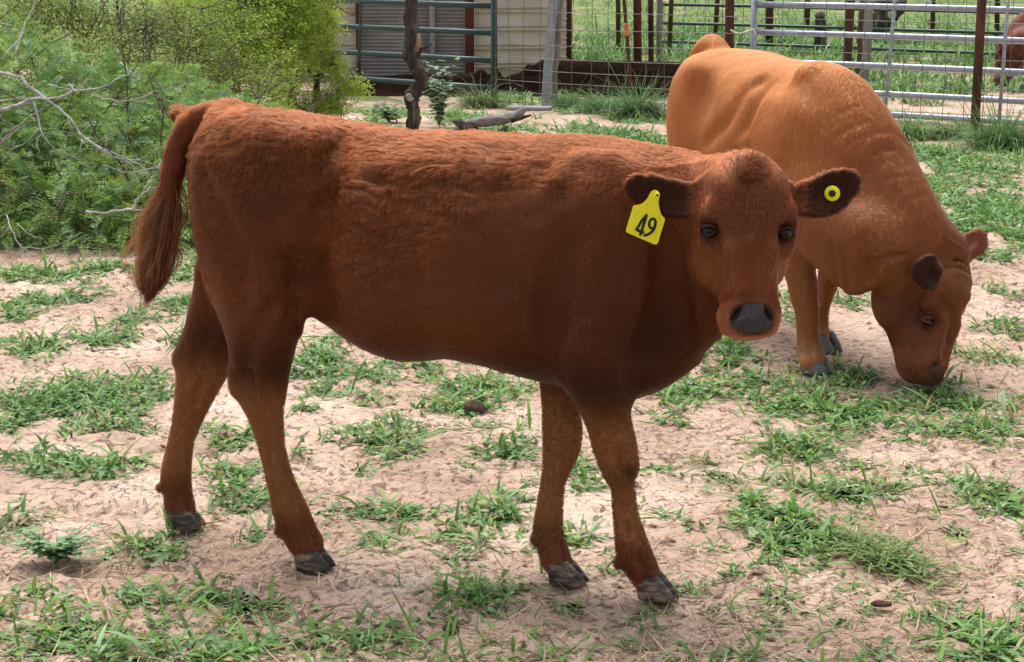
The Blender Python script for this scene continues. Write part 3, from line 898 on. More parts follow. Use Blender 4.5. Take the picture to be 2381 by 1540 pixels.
def hoof_mesh(mb, c, psi, s=1.0, lean=0.0):
    """two claws standing at c, toes along heading psi (local)"""
    for sd in (-1, 1):
        rows = []
        for z, xc, a, b, e in ((0, .010, .050, .0215, 1.0), (.006, .010, .052, .0225, 1.0), (.022, .003, .047, .0225, .8), (.040, -.006, .040, .021, .6), (.056, -.014, .033, .019, .4), (.064, -.016, .026, .014, .3)):
            th = np.linspace(0, 2 * np.pi, 18, endpoint=False)
            x = np.cos(th); y = np.sin(th)
            yy = np.sign(y) * np.abs(y) ** .8 * b * (1 - .62 * e * np.clip(x, 0, 1) ** 2.2)
            rows.append(np.stack([xc + a * np.sign(x) * np.abs(x) ** .8, yy + sd * (.0235 - .006 * np.clip(x, 0, 1)), np.full(18, z)], 1))
        V = np.concatenate(rows) * s
        n = 18
        Q = [[i * n + j, i * n + (j + 1) % n, (i + 1) * n + (j + 1) % n, (i + 1) * n + j] for i in range(len(rows) - 1) for j in range(n)]
        T = [[len(V), (j + 1) % n, j] for j in range(n)] + [[len(V) + 1, (len(rows) - 1) * n + j, (len(rows) - 1) * n + (j + 1) % n] for j in range(n)]
        V = np.concatenate([V, rows[0].mean(0, keepdims=True) * s, rows[-1].mean(0, keepdims=True) * s])
        ca, sa = math.cos(psi), math.sin(psi)
        V = V @ np.array([[ca, sa, 0], [-sa, ca, 0], [0, 0, 1]]) + c
        mb.add(V, Q, T)

def hoof_mat():
    m, ns, L, b = mat_new('hoof_horn')
    tc = ns.new('ShaderNodeTexCoord')
    wv = nd(ns, 'ShaderNodeTexNoise', Scale=16.0, Detail=8.0, Roughness=.68)
    mp = nd(ns, 'ShaderNodeMapping'); mp.inputs['Scale'].default_value = (1, 1, 4)
    L.new(tc.outputs['Object'], mp.inputs['Vector']); L.new(mp.outputs['Vector'], wv.inputs['Vector'])
    r = ramp(ns, [(.30, (.010, .009, .010)), (.44, (.030, .027, .027)), (.51, (.085, .062, .048)), (.60, (.26, .18, .135))])
    L.new(wv.outputs['Fac'], r.inputs['Fac']); L.new(r.outputs['Color'], b.inputs['Base Color'])
    b.inputs['Roughness'].default_value = .45
    bp = nd(ns, 'ShaderNodeBump', Strength=.3, Distance=.004)
    L.new(wv.outputs['Fac'], bp.inputs['Height']); L.new(bp.outputs['Normal'], b.inputs['Normal'])
    return m
M_HOOF = hoof_mat()
M_EYE, _n, _l, _b = mat_new('dark_eye')
_b.inputs['Base Color'].default_value = (.004, .003, .003, 1); _b.inputs['Roughness'].default_value = .10; _b.inputs['Specular IOR Level'].default_value = .28
M_LID, _n, _l, _b = mat_new('eyelid_skin')
_b.inputs['Base Color'].default_value = (.030, .011, .007, 1); _b.inputs['Roughness'].default_value = .75; _b.inputs['Specular IOR Level'].default_value = .15
M_NOSE = noise_mat('damp_nose', [(.35, (.022, .020, .023)), (.7, (.062, .054, .060))], scale=40, rough=.28, bump=.9, bscale=110, spec=.4)
M_YELLOW = noise_mat('yellow_tag_plastic', [(.24, (.42, .36, .03)), (.34, (.88, .84, .012)), (.7, (.95, .92, .03))], scale=55, rough=.45)
M_INK, _n, _l, _b = mat_new('black_ink')
_b.inputs['Base Color'].default_value = (.010, .010, .010, 1); _b.inputs['Roughness'].default_value = .6

def finish_head(b, C, V, root, sides, g, lid_mat, shut=1.0):
    """eyes with upper and lower lids set in the sockets"""
    for q, side in zip(b['eyes'], sides):
        tocam = unit(C.loc(CAM_O) - q)
        nn = unit(b['n'] * .75 + b['sd'] * side * .62)
        up = -b['a'] - nn * (-(b['a'] @ nn)); up = unit(up)
        tv = np.cross(up, nn)
        R = np.stack([tv, up, nn])
        c = q - nn * .0065 * g
        Vb, Qb = blob(c, np.array([.0185, .0150, .0155]) * g, R, 24, 16)
        eye = mesh_np('eye', Vb, np.array(Qb), M_EYE, root)
        for ss, lift, fat in ((1, .0122, .0034), (-1, -.0122, .0020)):
            lid = MB(); t = np.linspace(-1, 1, 13)
            pts = c + (tv[None] * (t * .0225)[:, None] + up[None] * (lift * shut * (1 - np.abs(t) ** 2.4) - .002 * t * side)[:, None] + nn[None] * (.0035 + .0095 * (1 - t * t))[:, None]) * g
            lid.tube(pts, (.0016 + fat * (1 - t * t) ** .6) * g, 9)
            lid.build('eyelid', lid_mat, eye)
M_NOSTRIL, _n, _l, _b = mat_new('nostril_dark')
_b.inputs['Base Color'].default_value = (.010, .007, .008, 1); _b.inputs['Roughness'].default_value = .5
def build_calf():
    C = CALF
    b = calf_body()
    V, Q = b['V'], b['Q']
    rng = np.random.default_rng(5)
    to_w = lambda X: X @ C.R + C.o
    on_ = lambda x, y: b['V'][front_point(to_w(b['V']), x, y)]
    N = normals(V, Q)
    # lumps and waves of the winter coat: locks a few centimetres long
    trunk = smooth01(V[:, 2], .52, .74) * (1 - smooth01(V[:, 0], .30, .62) * .75)
    face_ = ((V - b['poll']) @ b['n'] > -.16 * b['g']) & ((V - b['poll']) @ b['a'] > -.08)
    trunk = trunk * ~face_
    lump = fbm(V * np.array([9, 9, 13]), 3, 21) * .006
    wp = V + np.stack([fbm(V * 9, 2, 24), fbm(V * 9 + 5, 2, 25), fbm(V * 9 + 9, 2, 26)], 1) * .045
    curlz = (1 - np.abs(vnoise(wp * np.array([24, 24, 66]), 27)) * 2) * .6 + (1 - np.abs(vnoise(wp * np.array([46, 46, 95]) + 3, 28)) * 2) * .4
    amp = smooth01(fbm(V * np.array([3.2, 3.2, 4.5]), 2, 29) + (V[:, 2] - .84) * 3.2 - smooth01(V[:, 0], .1, .4) * .5, -.45, .25)
    V = V + N * ((lump + curlz * .0030 * amp) * trunk)[:, None]
    N = normals(V, Q)
    Vw = to_w(V)
    P0, a, n, sd, g = b['poll'], b['a'], b['n'], b['sd'], b['g']
    rel = (V - P0) / g
    ha, hs, hn = rel @ a, rel @ sd, rel @ n
    is_head = smooth01(hn, -.17, -.13) * smooth01(ha, -.05, -.02) * (np.abs(hs) < .118) * (1 - smooth01(np.abs(hs), .112, .118))
    is_ear = np.zeros(len(V)); ear_in = np.zeros(len(V)); eu = np.zeros((len(V), 3))
    for key, (o, R, O) in b['ears'].items():
        q = (V - o) @ R.T
        m = (q[:, 0] > .0) & (q[:, 0] < .25) & (np.abs(q[:, 1]) < .07) & (np.abs(q[:, 2]) < .06)
        vc = (O[:, 1].max() + O[:, 1].min()) / 2
        cen = 7.0 * (q[:, 1] - vc) ** 2 - .012
        mm = smooth01(q[:, 0], .0, .02) * m * (np.abs(q[:, 2] - cen) < .017)
        is_ear = np.maximum(is_ear, mm); eu[m & (mm > 0)] = R[0]
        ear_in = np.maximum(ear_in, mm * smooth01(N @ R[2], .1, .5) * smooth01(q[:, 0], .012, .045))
    leg = (1 - smooth01(V[:, 2], .40, .56)) * (1 - is_head) * (1 - smooth01(rel @ a, .6, .7) * 0)
    tailp = b['tail']
    dt = np.min(np.linalg.norm(V[:, None] - spline(tailp, 5)[None], axis=2), axis=1)
    is_tail = (1 - smooth01(dt, .03, .042)) * (V[:, 0] < tailp[1, 0] + .03)
    # coat colour, with some top light and shade painted in
    base = np.array([.218, .064, .0225])
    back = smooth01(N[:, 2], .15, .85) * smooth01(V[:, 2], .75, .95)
    col = base[None] * (1 + .14 * fbm(V * 6, 3, 31))[:, None]
    col = col * (1 + (curlz * amp * trunk * .22))[:, None]
    col = col * (1 + back[:, None] * np.array([1.05, 1.55, 1.75]))  # painted highlight: up-facing hair along the back made paler
    tan = np.array([.40, .160, .056])
    shin = leg * smooth01(V[:, 2], .10, .18)
    col = col + (tan - col) * (shin * .9)[:, None]
    knee = np.exp(-((V - b['legs']['fn'][0][5] - np.array([.02, -.01, -.01])) ** 2).sum(1) / .035 ** 2)
    col = col * (1 - .6 * knee)[:, None]
    foot = leg * (1 - smooth01(V[:, 2], .07, .16))
    col = col + (np.array([.25, .080, .031]) - col) * (foot * .8)[:, None]
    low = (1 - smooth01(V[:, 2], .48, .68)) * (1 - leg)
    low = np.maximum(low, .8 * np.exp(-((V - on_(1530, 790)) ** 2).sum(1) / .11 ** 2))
    col = col * (1 - .62 * low)[:, None]  # darker belly hair, with underside and chest shade painted in
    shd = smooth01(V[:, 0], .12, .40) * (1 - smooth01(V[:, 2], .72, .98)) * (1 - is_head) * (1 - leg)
    col = col * (1 - .22 * shd)[:, None]  # painted shade over the neck and lower shoulder
    col = col * (1 - .66 * ear_in)[:, None]  # dark inner ear hair plus painted shade of the hollow
    face = is_head * smooth01(ha, .17, .30) * (1 - smooth01(np.abs(hs), .03, .07))
    col = col + (np.array([.36, .118, .050]) - col) * (face * .5)[:, None]
    muz = is_head * smooth01(ha, .345, .37)
    col = col + (np.array([.50, .200, .095]) - col) * (muz * .75)[:, None]
    chk = np.exp(-(((ha - .245) / .05) ** 2 + ((np.abs(hs) - .085) / .035) ** 2)) * is_head
    col = col + (np.array([.38, .160, .055]) - col) * (chk * .6)[:, None]
    col = col * (1 + .22 * is_head)[:, None]
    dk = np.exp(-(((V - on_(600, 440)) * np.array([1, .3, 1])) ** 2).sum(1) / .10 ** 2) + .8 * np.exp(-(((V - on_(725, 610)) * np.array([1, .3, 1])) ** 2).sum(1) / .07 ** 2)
    col = col * (1 - .30 * np.clip(dk, 0, 1) * (.6 + .6 * np.clip(.5 + fbm(V * 16, 2, 44), 0, 1)))[:, None]  # darker curly hip hair, and painted shade in the flank hollow
    for q in b['eyes']:
        d = np.linalg.norm(V - q, axis=1) / g
        col = col * (1 - .70 * (1 - smooth01(d, .017, .042)))[:, None]
    # bare nose, placed on the muzzle
    sq = (np.abs(hs) / (.049 - .10 * np.clip(ha - .372, 0, .05))) ** 2.8 + (np.abs(ha - .374) / .0335) ** 2.8
    pad = is_head * smooth01(1.12 - sq, 0, .25) * smooth01(hn, -.03, -.01)
    soft = is_head * smooth01(1.55 - sq, 0, .5) * smooth01(hn, -.03, -.01)
    col = col + (np.array([.040, .034, .037]) - col) * (soft * .85)[:, None]
    root = empty('calf', C.o, -C.psi)
    tag(root, 'red brown calf with a yellow ear tag numbered 49 looking at the viewer', 'calf', 'red cattle in the pens')
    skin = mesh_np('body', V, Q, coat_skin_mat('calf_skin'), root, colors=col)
    # nose: the muzzle's own faces lifted a hair's breadth
    fm = (pad[Q] > .4).all(1)
    idx = np.unique(Q[fm]); re = np.full(len(V), -1); re[idx] = np.arange(len(idx))
    nv = V[idx] + N[idx] * (.0015 + .0035 * smooth01(pad[idx], .4, 1))[:, None]
    nose = mesh_np('nose', nv, re[Q[fm]], M_NOSE, root)
    for xd, yd, s_ in ((1713, 733, -1), (1784, 735, 1)):
        q = V[front_point(Vw, xd, yd)]; e1 = unit(a * .86 + sd * s_ * -.5); e1 = e1 - n * (e1 @ n); e1 = unit(e1); e2 = np.cross(n, e1)
        Vb, Qb = blob(q + n * .001, (.0130 * g, .0070 * g, .004 * g), np.stack([e1, e2, n]), 16, 9)
        mesh_np('nostril', Vb, np.array(Qb), M_NOSTRIL, nose)
    finish_head(b, C, V, root, (-1, 1), g, M_LID)
    # hooves
    for key in ('rn', 'rf', 'fn', 'ff'):
        p, r, h = b['legs'][key]
        mb = MB(); hoof_mesh(mb, np.array([h[0] + (.004 if key[0] == 'f' else 0), h[1], .001]), {'rn': -.05, 'rf': .05, 'fn': -.10, 'ff': .05}[key], .90)
        mb.build('hoof', M_HOOF, root)
    # ---------------- fur
    toc = unit(C.loc(CAM_O)[None] - V)
    facing = (N * toc).sum(1)
    w = smooth01(facing, -.45, -.15) * (1 - pad * .95)
    for q in b['eyes']:
        w = w * smooth01(np.linalg.norm(V - q, axis=1), .018 * g, .026 * g)
    w = w * (1 + .7 * is_head + .1 * leg * (1 - is_head) + 1.2 * is_ear) * smooth01(V[:, 2], .03, .06)
    fm_ = fur_mat('calf_fur')
    S = scatter_tris(V, Q, w, 330000, rng)
    p, nn = S(V), unit(S(N))
    hd, er, lg, tl = S(is_head), S(is_ear), S(leg), S(is_tail)
    hA, hS, hN = S(ha), S(hs), S(hn)
    ein = S(ear_in)
    flow = np.tile(np.array([-.75, 0, -.60]), (len(p), 1))
    top = smooth01(nn[:, 2], .35, .8)[:, None]
    flow = flow * (1 - top) + np.array([-1.0, 0, -.1]) * top
    rump = (1 - smooth01(p[:, 0], -.62, -.42))[:, None]
    flow = flow * (1 - rump) + np.array([.05, 0, -1.0]) * rump
    flow = flow * (1 - lg[:, None]) + np.array([-.12, 0, -1.0]) * lg[:, None]
    dA, dS = hA - .185, hS
    rr = np.hypot(dA, dS) + 1e-4
    hf = a[None] * (dA / rr)[:, None] + sd[None] * (dS / rr * .8)[:, None]
    hf = np.where((dA < 0)[:, None], hf * .9, hf)
    flow = flow * (1 - hd[:, None]) + hf * hd[:, None]
    flow = flow * (1 - er[:, None]) + (unit(S(eu)) + np.array([0, 0, -.25])) * er[:, None]
    ti = spline(tailp, 5); tt = np.gradient(ti, axis=0)
    near = np.argmin(np.linalg.norm(p[tl > .5][:, None] - ti[None], axis=2), axis=1)
    flow[tl > .5] = unit(tt[near])
    ampS = S(amp)
    curl = .10 + .45 * ampS * (1 - hd) * (1 - lg)
    curl = curl * (1 - hd) + hd * (.12 + .35 * smooth01(hA, .22, .12))
    curl = curl * (1 - tl) + .15 * tl
    ln = .018 * (1 + .35 * vnoise(p * 16, 41))
    belly = (1 - smooth01(p[:, 2], .50, .64)) * (1 - lg)
    ln = ln * (1 - lg) + .0065 * lg
    ln = ln + .006 * belly
    ln = ln * (1 - hd) + hd * (.0058 + .007 * smooth01(hA, .2, .1))
    ln = ln * (1 - er) + .017 * er * (1 - ein * .62)
    ln = ln * (1 - tl) + .018 * tl
    ln = np.where((hd > .5) & (hA < .07) & (np.abs(hS) < .05), .018, ln)
    topl = smooth01(nn[:, 2], .5, .9) * (1 - hd) * smooth01(p[:, 2], .8, .95)
    ln = ln + .006 * topl
    ln = ln * (1 - .42 * smooth01(p[:, 0], .22, .42) * (1 - hd) * (1 - er)) * (1 - .25 * (1 - ampS) * (1 - hd))
    ln = ln * (.75 + .5 * rng.random(len(p)))
    lift = .11 + .26 * curl + .12 * topl - .10 * hd * smooth01(hA, .08, .22) - .11 * lg
    Pp, cnt, inv = strands(p, nn, flow, ln, curl, rng, lift=1.0, clump=.012, pull=.42 + .25 * np.clip(curl, 0, .6), k=4) if False else strands_l(p, nn, flow, ln, curl, rng, lift, .015, (.14 + .85 * np.clip(curl - .1, 0, .6)) * (1 - .6 * hd * smooth01(hA, .1, .25)) * (1 - .7 * lg))
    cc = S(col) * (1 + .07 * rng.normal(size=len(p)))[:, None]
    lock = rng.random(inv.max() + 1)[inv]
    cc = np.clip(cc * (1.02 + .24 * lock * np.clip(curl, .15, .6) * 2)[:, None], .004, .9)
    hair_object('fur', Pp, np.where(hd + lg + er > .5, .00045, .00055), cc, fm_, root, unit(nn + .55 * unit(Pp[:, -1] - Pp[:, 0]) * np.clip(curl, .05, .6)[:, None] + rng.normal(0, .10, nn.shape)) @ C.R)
    # tail switch and poll tuft
    out, cols, nms = [], [], []
    tipw = ti[-1] + np.array([0, 0, -.012])
    for i in range(3600):
        if i % 16 == 0: lk = (rng.random(), rng.random() * 6.283, rng.random() < .28, abs(rng.normal()), rng.uniform(-.55, .06), rng.random(), rng.normal(0, .006, 3))
        t = np.clip(lk[0] + rng.normal(0, .05), 0, 1)
        j = int((.50 + .44 * t) * (len(ti) - 1)); wisp = lk[2]
        th = lk[1] + rng.normal(0, .25); rad = .010 + .010 * rng.random()
        ax = unit(tt[j]); A = unit(np.cross(ax, [0, 1, 0])); B = np.cross(ax, A)
        ra = A * math.cos(th) + B * math.sin(th)
        o = ti[j] + ra * rad
        e = tipw + (tipw - o) * (lk[4] + rng.normal(0, .05)) + lk[6] + rng.normal(0, .0025, 3)
        fl = ra * ((.018 + .022 * lk[3]) if wisp else (.002 + .009 * lk[3])) + np.array([-.030, 0, 0]) * lk[5] * (ra[0] < .3) * wisp + rng.normal(0, .0025, 3)
        c1 = o + (e - o) * .33 + fl * .75; c2 = o + (e - o) * .68 + fl * .8; c3 = e + fl * .15
        out.append([o, c1, c2, c3])
        nms.append(unit(ra + np.array([0, -.35, .35])))
        pale_ = smooth01(np.array(np.linalg.norm(fl)), .020, .050) * .85
        cols.append(np.array([.20, .060, .022]) * rng.uniform(.7, 1.25) * (1 - pale_) + np.array([.52, .235, .10]) * pale_)
    hair_object('tail_switch', np.array(out), np.full(len(out), .0007), np.array(cols), fm_, root, np.array(nms) @ C.R)
    out, cols, nms = [], [], []
    for i in range(330):
        s0, a0 = rng.normal(0, .016), rng.uniform(.01, .065)
        i0 = front_point(Vw, *[float(v) for v in to_pix(to_w((P0 + (a * a0 + sd * s0 + n * .04) * g)[None]))], tol=4) if i % 6 == 0 else i0
        o = V[i0] + rng.normal(0, .006, 3)
        d = unit(-a * .7 + sd * (s0 * 12 + .25 * math.sin(i * .7)) + n * (.5 + .3 * rng.normal()))
        L0 = .028 + .022 * rng.random()
        c1 = o + d * L0 * .4; c2 = c1 + unit(d + sd * .5 * np.sign(s0 + .01) - n * .1) * L0 * .35; c3 = c2 + unit(sd * np.sign(s0 + .01) + a * .5 + d * .3) * L0 * .35
        out.append([o, c1, c2, c3]); cols.append(np.array([.34, .112, .045]) * rng.uniform(.7, 1.3)); nms.append(unit(N[i0] + .4 * d + rng.normal(0, .15, 3)))
    hair_object('forelock', np.array(out), np.full(len(out), .0006), np.array(cols), fm_, root, np.array(nms) @ C.R)
    return root, b, V, Vw
def strands_l(p, nn, flow, ln, curl, rng, lift, clump, pull):
    return strands(p, nn, flow, ln, curl, rng, lift=lift[:, None] if np.ndim(lift) else lift, clump=clump, pull=pull)
# ------------------------------------------------------------------ ground
def steps(*segs):
    out = [segs[0][0]]
    for a, b, s0, s1 in segs:
        x = a
        while x < b - 1e-6:
            t = (x - a) / (b - a)
            x = min(x + s0 + (s1 - s0) * t, b)
            out.append(x)
    return np.array(out)
def ground_z(X, Y):
    P = np.stack([X, Y, np.zeros_like(X)], -1)
    near = 1 - smooth01(Y, 9, 22)
    z = -.012 + .012 * fbm(P * .9, 3, 81) + near * (.007 * fbm(P * 4.5, 3, 82) + .0055 * fbm(P * 14, 3, 83))
    clod = np.maximum(fbm(P * np.array([26, 26, 1]), 3, 84) - .12, 0)
    z = z + near * clod * .030
    dim = np.minimum(fbm(P * 6.5, 2, 85) + .18, 0)
    return z + near * dim * .035
def ground_mat():
    m, ns, L, b = mat_new('sandy_soil')
    geo = ns.new('ShaderNodeNewGeometry')
    pos = geo.outputs['Position']
    def nz(scale, detail=6, rough=.6, dist=0.0, vec=pos):
        n = nd(ns, 'ShaderNodeTexNoise', Scale=scale, Detail=detail, Roughness=rough, Distortion=dist)
        L.new(vec, n.inputs['Vector'])
        return n.outputs['Fac']
    def mixc(f, a, c):
        n = nd(ns, 'ShaderNodeMix', data_type='RGBA')
        L.new(f, n.inputs['Factor'])
        for q, s in ((a, n.inputs[6]), (c, n.inputs[7])):
            if isinstance(q, tuple): s.default_value = q + (1,)
            else: L.new(q, s)
        return n.outputs[2]
    big = ramp(ns, [(.32, (.36, .245, .190)), (.5, (.50, .36, .285)), (.66, (.61, .475, .395))])
    L.new(nz(1.6, 8, .62, .4), big.inputs['Fac'])
    grain = ramp(ns, [(.30, (.52, .45, .42)), (.47, (1, 1, 1)), (.62, (1.12, 1.1, 1.08))])
    L.new(nz(30, 7, .68, .6), grain.inputs['Fac'])
    mul = nd(ns, 'ShaderNodeMix', data_type='RGBA', blend_type='MULTIPLY'); mul.inputs['Factor'].default_value = .8
    L.new(big.outputs['Color'], mul.inputs[6]); L.new(grain.outputs['Color'], mul.inputs[7])
    # darker crumbs
    crumb = ramp(ns, [(.555, (0, 0, 0)), (.64, (1, 1, 1))])
    L.new(nz(17, 9, .72, 1.5), crumb.inputs['Fac'])
    c1 = mixc(crumb.outputs['Color'], mul.outputs[2], (.25, .150, .110))
    # grey green thatch and far pasture
    sep = ns.new('ShaderNodeSeparateXYZ'); L.new(pos, sep.inputs['Vector'])
    far = nd(ns, 'ShaderNodeMapRange'); far.inputs['From Min'].default_value = 12.0; far.inputs['From Max'].default_value = 27.0
    L.new(sep.outputs['Y'], far.inputs['Value'])
    th = nz(1.1, 6, .65, .8)
    ad = nd(ns, 'ShaderNodeMath', operation='ADD'); L.new(th, ad.inputs[0])
    mu = nd(ns, 'ShaderNodeMath', operation='MULTIPLY'); L.new(far.outputs['Result'], mu.inputs[0]); mu.inputs[1].default_value = .27
    L.new(mu.outputs['Value'], ad.inputs[1])
    gr = ramp(ns, [(.60, (0, 0, 0)), (.74, (1, 1, 1))])
    L.new(ad.outputs['Value'], gr.inputs['Fac'])
    gcol = ramp(ns, [(.35, (.06, .12, .03)), (.65, (.20, .27, .085))])
    L.new(nz(6, 6, .7), gcol.inputs['Fac'])
    c2 = mixc(gr.outputs['Color'], c1, gcol.outputs['Color'])
    L.new(c2, b.inputs['Base Color'])
    b.inputs['Roughness'].default_value = .92
    b.inputs['Specular IOR Level'].default_value = .12
    h = nd(ns, 'ShaderNodeMath', operation='ADD')
    L.new(nz(55, 8, .7, .5), h.inputs[0]); L.new(crumb.outputs['Color'], h.inputs[1])
    bp = nd(ns, 'ShaderNodeBump', Strength=.75, Distance=.012)
    L.new(h.outputs['Value'], bp.inputs['Height'])
    L.new(bp.outputs['Normal'], b.inputs['Normal'])
    return m
def build_ground():
    ys = steps((1.2, 3.2, .1, .03), (3.2, 6.6, .014, .02), (6.6, 11, .03, .06), (11, 30, .12, .4), (30, 400, 1, 60))
    xp = steps((0, 2.6, .0165, .0165), (2.6, 6, .03, .2), (6, 200, .3, 30))
    xs = np.concatenate([-xp[:0:-1], xp])
    X, Y = np.meshgrid(xs, ys)
    Z = ground_z(X, Y)
    nx, ny = len(xs), len(ys)
    i = (np.arange(ny - 1)[:, None] * nx + np.arange(nx - 1)[None]).ravel()
    o = mesh_np('ground', np.stack([X, Y, Z], -1).reshape(-1, 3), np.stack([i, i + 1, i + nx + 1, i + nx], 1), ground_mat())
    tag(o, kind='structure')
build_ground()

# ------------------------------------------------------------------ low grass: broad sprawling blades in loose mats
PATCHES = [(60,1400,110,35,1),(130,1470,120,50,1),(250,1505,160,36,1.1),(430,1480,150,46,1),(520,1525,150,26,1),(640,1500,110,42,.8),(800,1505,130,40,.8),(900,1480,60,36,.7),(330,1390,110,28,.9),(480,1380,90,28,.9),(580,1405,60,34,.9),(705,1420,22,22,.7),
 (350,1270,95,42,1.1),(60,1372,60,22,.8),(40,1200,60,36,.9),(150,1075,160,32,1.1),(60,1055,60,22,.9),(250,1085,60,26,1),(560,1150,80,36,1),(540,1100,70,34,1),(590,1238,52,16,.7),(880,1250,80,28,.6),(860,1182,150,18,.8),(950,1190,85,18,.7),
 (1100,1375,110,30,1),(1060,1432,80,14,.8),(1210,1430,90,12,.4),(1140,1225,115,60,1.2),(1190,1180,60,34,1.1),(1340,1235,50,36,1),(1130,1385,60,42,.9),
 (540,1010,70,34,1.1),(100,920,110,55,1.2),(220,940,145,52,1.2),(300,895,80,34,1.1),(40,970,60,34,1.1),(280,992,110,15,.9),(840,1090,45,12,.5),(910,1010,98,42,1.2),(720,960,60,54,1.1),(800,930,60,26,1.1),(740,830,70,55,1.2),(860,862,80,20,1.1),(1000,852,80,16,1.2),
 (1130,900,118,32,1.2),(1060,940,80,20,1),(1180,1040,66,40,1),(1350,1085,48,44,1),(1115,992,40,11,.6),(700,1050,30,16,.8),(1590,910,98,30,1.1),(1560,978,40,17,.9),(1530,1080,40,15,.6),(1625,1082,66,20,.9),(1700,830,80,34,1.1),(1690,800,50,16,1),
 (1760,890,80,40,1.1),(1900,930,165,40,1.1),(2000,960,125,36,1.1),(1870,1040,105,45,1.2),(2110,960,100,44,1.1),(2250,930,110,54,1.2),(2300,990,90,28,.9),(1960,890,60,24,1),(2300,830,80,16,.8),(2335,760,55,26,.9),
 (1800,1170,105,50,1.2),(1870,1235,105,52,1.25),(1930,1130,80,26,1),(2050,1120,88,16,.9),(1800,1255,75,52,1.1),(2295,1140,95,40,1.1),(2345,1180,50,34,1),(2200,1200,48,16,.7),(2245,1230,28,16,.7),(2290,1480,95,52,1.1),(2335,1500,50,44,1),(2240,1462,55,32,.8),
 (100,800,110,26,1),(230,792,105,26,1.1),(310,742,58,16,.8),(440,705,66,26,1.1),(60,702,80,16,.8),(150,680,100,16,.8),(40,732,40,12,.8),(420,790,40,16,.8),(60,640,140,16,1),(240,625,130,14,.9),(430,640,60,14,.8),(460,600,40,12,1),
 (2200,520,118,34,1.9),(2300,482,90,44,2.0),(2180,440,70,34,1.8),(2345,540,45,44,1.8),(2250,385,140,40,2.2),(2335,335,70,50,2.0),(2300,590,70,14,.9),(2180,575,60,14,.8),(2345,680,44,16,.8),(2150,355,60,24,1.8),(1860,740,38,26,.9),(1830,690,28,16,.9),(1980,700,38,16,.9),(1915,850,62,12,1),(2000,870,70,14,.9),
 (1290,335,78,12,.9),(1440,312,80,16,.9),(1380,252,78,14,.9),(1480,262,62,28,1.3),(900,262,60,16,.8),(1070,275,60,16,.9),(1180,230,70,16,1),(1300,232,40,12,1),(1520,330,40,12,.9),(1180,300,100,14,.4),(850,300,80,14,.4),(1360,300,60,14,.6)]
def patch_points(rng, per_m2=2500, cap=1050):
    pts, siz = [], []
    for (cx, cy, rx, ry, dn) in PATCHES:
        c = on_ground(cx, cy); e = on_ground(cx + rx, cy); f = on_ground(cx, cy - ry); h = on_ground(cx, cy + ry)
        ax = np.linalg.norm(e - c); ay = (f[1] - h[1]) / 2
        area = math.pi * ax * ay
        n = int(min(per_m2 * dn * area, cap * (1 + area)))
        if c[1] > 11: n = int(n * .55)
        r = np.sqrt(rng.random(n)) ** 1.15; t = rng.random(n) * 6.283
        wob = 1 + .35 * np.sin(t * 3 + cx) + .2 * np.sin(t * 5 + cy)
        x = c[0] + ax * r * np.cos(t) * wob; y = c[1] + ay * r * np.sin(t) * wob
        pts.append(np.stack([x, y], 1)); siz.append(np.full(n, 1.0))
    keep = [fbm(np.stack([q[:, 0] * 8, q[:, 1] * 6, np.zeros(len(q))], 1), 2, 90) > -.36 for q in pts]
    pts = [q[k] for q, k in zip(pts, keep)]; siz = [q[k] for q, k in zip(siz, keep)]
    nt = 1900                                            # small separate tufts everywhere else
    y = 3.0 + 14 * rng.random(nt) ** 1.3; x = (rng.random(nt) - .5) * y * .70
    k = fbm(np.stack([x * 1.3, y * 1.0, np.zeros(nt)], 1), 3, 91) + .3 * rng.random(nt) > .10
    c = np.stack([x, y], 1)[k]
    m = rng.integers(3, 12, len(c)); c = np.repeat(c, m, 0); c = c + rng.normal(0, .022, c.shape)
    pts.append(c); siz.append(np.repeat(rng.uniform(.5, .85, len(m)), m))
    return np.concatenate(pts), np.concatenate(siz)
